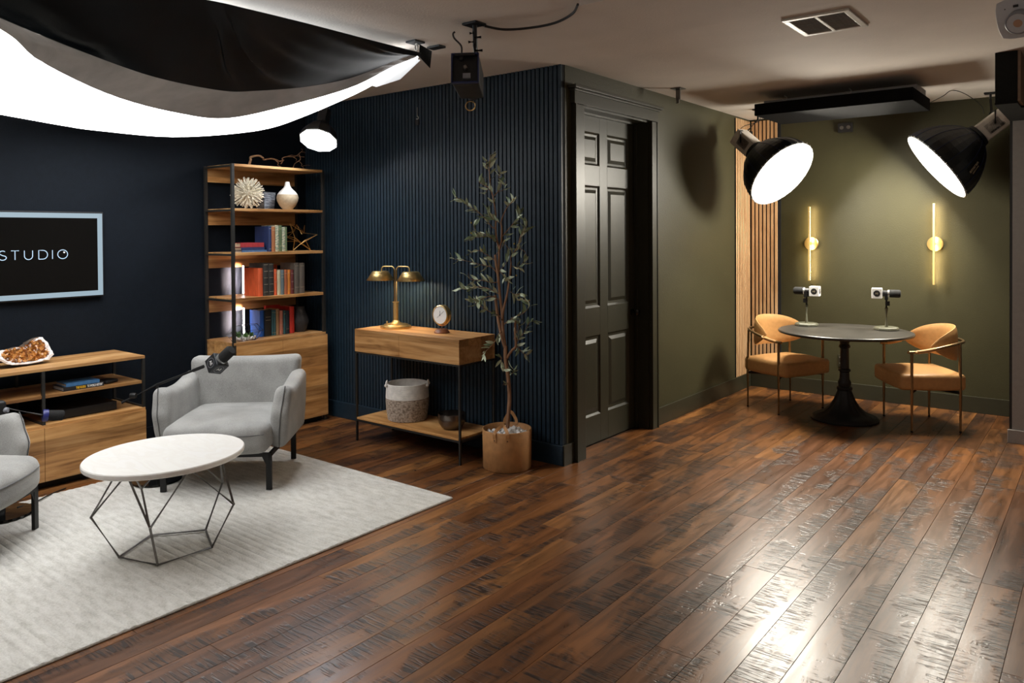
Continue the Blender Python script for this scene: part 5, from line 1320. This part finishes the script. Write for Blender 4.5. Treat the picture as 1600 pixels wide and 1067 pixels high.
ob('rear_pigtail', tube(B(), spline([V_((-0.04, 0.02, 0.09)), V_((-0.045, 0.02, 0.13)), V_((-0.075, 0.0, 0.17)), V_((-0.08, -0.005, 0.195)), V_((-0.07, 0.0, 0.205))], 4), 0.005, 6), 'cable_black', t, smooth=True)
ob('front_nozzle', lathe(B(), [(0, 0.29), (0.05, 0.29), (0.05, 0.34), (0, 0.34)], 18, m4 @ Matrix.Translation((0.005, -0.02, 0))), 'black_metal', t, smooth=False)
ob('ring_cord', tube(B(), spline([V_((-0.12, 0.24, -0.10)), V_((-0.14, 0.235, -0.125)), V_((-0.158, 0.225, -0.132))], 4), 0.003, 6), 'cable_black', t, smooth=True)
ob('copper_ring', tube(B(), [V_((-0.158, 0.225, -0.16))+0.028*(s_*math.cos(a)+u_*math.sin(a)) for a in [k*math.pi/8 for k in range(16)]], 0.0035, 6, closed=True), 'gold_wire', t, smooth=True)
cable('ceiling_cable', [(-2.70, 3.22, ZC-0.012), (-2.62, 3.30, ZC-0.03), (-2.50, 3.38, ZC-0.025), (-2.35, 3.40, ZC-0.02), (-2.2, 3.34, ZC-0.012), (-2.055, 3.17, 2.70)], 0.007, 'black cable sagging along the ceiling from the box lamp')

# ------------------------------------------------------------------ CEILING DETAILS
t = thing('ceiling_vent', 'white rectangular air vent with louvres in the ceiling', 'vent', (-1.238, 4.385, ZC-0.0005))
bm = B(); a, b_ = 0.172, 0.205
for q in ((-a, a, -b_, -b_+0.032), (-a, a, b_-0.032, b_), (-a, -a+0.032, -b_+0.032, b_-0.032), (a-0.032, a, -b_+0.032, b_-0.032)): bx(bm, *q, -0.012, 0)
bx(bm, -0.009, 0.009, -b_+0.032, b_-0.032, -0.013, -0.002)
ob('frame', bm, 'vent_white', t, bevel=0.003)
box_ob('duct', -a+0.03, a-0.03, -b_+0.03, b_-0.03, -0.0025, -0.0005, 'slat_gap', t)
for k in range(11):
    y = -b_+0.05+k*0.031
    for x0, x1 in ((-a+0.033, -0.0095), (0.0095, a-0.033)):
        ob('louvre', bx(B(), x0, x1, -0.009, 0.009, -0.0008, 0.0008), 'lamp_body_white' if k % 4 else 'vent_white', t, mtx=Matrix.Translation((0, y, -0.008)) @ Matrix.Rotation(R(35), 4, 'X'))
t = thing('ceiling_bracket', 'small grey metal hanger bracket on the ceiling near the green door', 'bracket', (-2.72, 5.65, ZC-0.0005))
box_ob('plate', -0.045, 0.045, -0.045, 0.045, -0.006, 0, 'gun_metal', t)
box_ob('strap', -0.018, 0.018, -0.006, 0.006, -0.09, -0.006, 'gun_metal', t)
box_ob('clip', -0.012, 0.012, -0.012, 0.0, -0.12, -0.09, 'gun_metal', t)
# round spot fixture at the upper right
cpos = V_((-0.358, 4.40, 2.60)); tc_ = (V_((0, 0, CAM_Z))-cpos).normalized(); nrm = (tc_*0.9+V_((-0.25, 0, -0.35))).normalized()
t = thing('security_floodlight', 'white rounded plate with round grey spot head at the ceiling upper right', 'light fixture', cpos)
s_ = V_((0, 0, 1)).cross(nrm).normalized(); u_ = nrm.cross(s_); m4 = basis(s_, u_, nrm, (0, 0, 0))
ob('plate', rbox(B(), 0.09, 0.10, 0.006, 0.0055, lambda p: m4 @ V_((p.x*(1-0.15*(abs(p.y)/0.1)**3), p.y*(1-0.12*(abs(p.x)/0.09)**3), p.z)), 6), 'fixture_white', t, smooth=True)
mm = m4 @ Matrix.Translation((0.012, -0.008, 0))
ob('spot_head', lathe(B(), [(0.052, 0.006), (0.056, 0.02), (0.056, 0.055), (0.05, 0.06), (0.047, 0.058)], 32, mm), 'fixture_grey', t, smooth=True)
ob('lens', lathe(B(), [(0.047, 0.0575), (0.02, 0.056), (0, 0.056)], 32, mm), 'fixture_white', t)
ob('led_chip', lathe(B(), [(0, 0.0568), (0.019, 0.0568), (0.019, 0.0575), (0, 0.0575)], 24, mm), 'chip_orange', t)
bm = B(); lathe(bm, [(0, 0.0065), (0.003, 0.0065), (0.003, 0.008), (0, 0.008)], 8, m4 @ Matrix.Translation((-0.045, 0.055, 0))); ob('screw', bm, 'ink', t); ob('sensor', bx(B(), -0.008, 0.012, 0.058, 0.068, 0.006, 0.014, m4), 'ink', t)
ob('mount', tube(B(), [V_((0, 0, 0.0)), V_((0.02, 0.04, 0.0)), V_((0.02, 0.04, ZC-cpos.z-0.001))], 0.02, 12), 'fixture_white', t)
# wall fittings on the far wall
t = thing('wall_speaker', 'small black square device high on the far wall under the baffle', 'device', (-2.0, YF-0.0005, 2.575)); box_ob('case', -0.065, 0.065, -0.03, 0, -0.05, 0.04, 'black_plastic', t, bevel=0.003)
for x in (-0.03, 0.03): bm = B(); lathe(bm, [(0, 0.0305), (0.016, 0.0305), (0.018, 0.0315), (0.018, 0.03)], 14, basis((1, 0, 0), (0, 0, 1), (0, -1, 0), (x, 0, -0.005))); ob('speaker_cone', bm, 'gun_metal', t)
t = thing('power_outlet', 'green painted wall outlet behind the table pedestal', 'outlet', (-2.035, YF-0.0005, 0.345)); box_ob('plate', -0.037, 0.037, -0.007, 0, -0.06, 0.06, 'trim_olive', t, bevel=0.002)
bm = B(); bx(bm, -0.02, 0.02, -0.02, -0.007, 0.028, 0.04); bx(bm, -0.02, -0.004, -0.014, -0.007, -0.03, -0.018); ob('plug', bm, 'silver', t)
t = thing('wall_hook', 'tiny white hook hanging on the slatted navy wall near the ceiling', 'hook', (-4.30, YS-0.0185, 2.49))
ob('hook_wire', tube(B(), [(0, -0.006, 0.09), (0, -0.006, 0.02)]+[(0.012*math.sin(R(a)), -0.006, 0.008+0.012*math.cos(R(a))) for a in range(0, 270, 30)], 0.003, 6), 'vent_white', t, smooth=True)
box_ob('dark_tab', -0.018, 0.018, -0.012, -0.0002, -0.05, -0.005, 'black_plastic', t, bevel=0.002)

# ------------------------------------------------------------------ BOOM MICROPHONES IN THE LOUNGE
t = thing('boom_microphone', 'black boom microphone with black logo cube reaching over the armchair', 'microphone', (-4.80, 2.45, 0.0138), 0, 'boom microphones in the lounge')
o_ = V_((-4.80, 2.45, 0.0138))
def rel(*p): return V_(p)-o_
ob('base_disc', lathe(B(), [(0, 0), (0.15, 0), (0.153, 0.004), (0.15, 0.012), (0.04, 0.018), (0, 0.018)], 48, Matrix.Translation(rel(-4.83, 2.465, 0.0138))), 'black_gloss', t, smooth=False)
pv = rel(-4.855, 2.486, 0.622)
ob('pole', tube(B(), [rel(-4.855, 2.486, 0.03), rel(-4.855, 2.486, 0.3), pv], 0.010, 10), 'black_metal', t, smooth=True)
ob('pivot_knob', lathe(B(), [(0, -0.018), (0.016, -0.018), (0.019, 0), (0.016, 0.018), (0, 0.018)], 16, basis((-0.64, 0.77, 0), (0, 0, 1), (0.77, 0.64, 0), rel(-4.918, 2.362, 0.565))), 'black_metal', t, smooth=True)
tip = rel(-4.60, 2.665, 0.742)
bt = rel(-4.976, 2.316, 0.520)
ob('boom_arm', tube(B(), [bt, pv, pv.lerp(tip, 0.5), pv.lerp(tip, 0.75), pv.lerp(tip, 0.77), tip], [0.009, 0.009, 0.007, 0.007, 0.011, 0.011], 10), 'black_metal', t, smooth=True)
cc = rel(-4.536, 2.719, 0.759); d = V_((0.22, 0.10, 0.93)).normalized(); d = V_((0.16, 0.05, 0.135)).normalized()
m4 = basis(*(lambda s, u: (s, u))(*frame_of(d)), d, cc)
cbm = m4 @ Matrix.Rotation(R(18), 4, 'Z')
ob('logo_cube', rbox(B(), 0.047, 0.047, 0.047, 0.005, None, 3), 'black_cube', t, smooth=True, mtx=cbm)
for nx in ((1, 0, 0), (-1, 0, 0), (0, 1, 0), (0, -1, 0)):
    n_ = (cbm.to_3x3() @ V_(nx)); y_ = d; x_ = y_.cross(n_)
    text_ob('logo_lettering', 'AE', 0.03, 'white_mark', t, basis(x_, y_, n_, cc+n_*0.0474))
    if True: ob('logo_ring', lathe(B(), [(0.03, 0.0), (0.032, 0.0), (0.032, 0.0005), (0.03, 0.0005), (0.03, 0)], 28, basis(x_, y_, n_, cc+n_*0.0471)), 'fixture_grey', t)
ob('shock_mount', lathe(B(), [(0.02, 0.047), (0.038, 0.048), (0.038, 0.06), (0.02, 0.06)], 24, m4), 'silver', t)
ob('windscreen', lathe(B(), [(0, 0.06), (0.032, 0.06), (0.036, 0.068), (0.036, 0.14), (0.028, 0.153), (0, 0.155)], 24, m4), 'foam', t, smooth=True)
t = thing('boom_microphone', 'black boom microphone with blue ring at the left edge, behind the cut-off armchair', 'microphone', (-4.93, 1.62, 0.0138), 0, 'boom microphones in the lounge')
o_ = V_((-4.93, 1.62, 0.0138))
ob('base_disc', lathe(B(), [(0, 0), (0.158, 0), (0.162, 0.004), (0.158, 0.014), (0.045, 0.022), (0, 0.022)], 48), 'black_gloss', t, smooth=False)
ob('pole', tube(B(), [(0, 0, 0.02), (0, 0, 0.10)], 0.020, 12), 'black_metal', t, smooth=True)
e = rel(-4.97, 1.62, 0.60)
ob('upper_pole', tube(B(), [(0, 0, 0.1), e], 0.011, 10), 'black_metal', t, smooth=True)
ob('swivel_head', rbox(B(), 0.03, 0.04, 0.075, 0.02, lambda p: p+e+V_((0, 0, -0.02)), 3), 'black_plastic', t, smooth=True)
ob('knob', lathe(B(), [(0, 0), (0.016, 0), (0.014, 0.02), (0, 0.022)], 14, basis((-0.617, 0.787, 0), (0, 0, 1), (0.787, 0.617, 0), e+V_((0.02, 0.03, 0.0)))), 'fixture_grey', t, smooth=True)
ob('clip_tip', lathe(B(), [(0, 0), (0.012, 0), (0.006, 0.02), (0.006, 0.03), (0, 0.03)], 12, Matrix.Translation(e+V_((0.03, -0.01, -0.10)))), 'silver', t, smooth=True)
m2 = rel(-4.88, 1.83, 0.545)
ob('boom_arm', tube(B(), [e+V_((0.01, 0.01, 0.02)), m2], 0.0065, 8), 'black_metal', t, smooth=True)
d = V_((0.25, 0.9, -0.12)).normalized(); s_, u_ = frame_of(d); m4 = basis(s_, u_, d, m2)
ob('blue_ring', lathe(B(), [(0.02, -0.01), (0.034, -0.01), (0.036, 0.0), (0.034, 0.018), (0.02, 0.018)], 24, m4), 'blue_plastic', t, smooth=True)
ob('windscreen', lathe(B(), [(0, 0.018), (0.028, 0.018), (0.03, 0.03), (0.03, 0.09), (0.022, 0.10), (0, 0.102)], 20, m4), 'foam', t, smooth=True)
cable('floor_cable', [(-5.16, 2.05, 0.005), (-5.12, 1.98, 0.010), (-5.05, 1.90, 0.020), (-4.98, 1.80, 0.020), (-4.93, 1.70, 0.035)], 0.004, 'thin black cable running on the rug behind the left armchair leg')
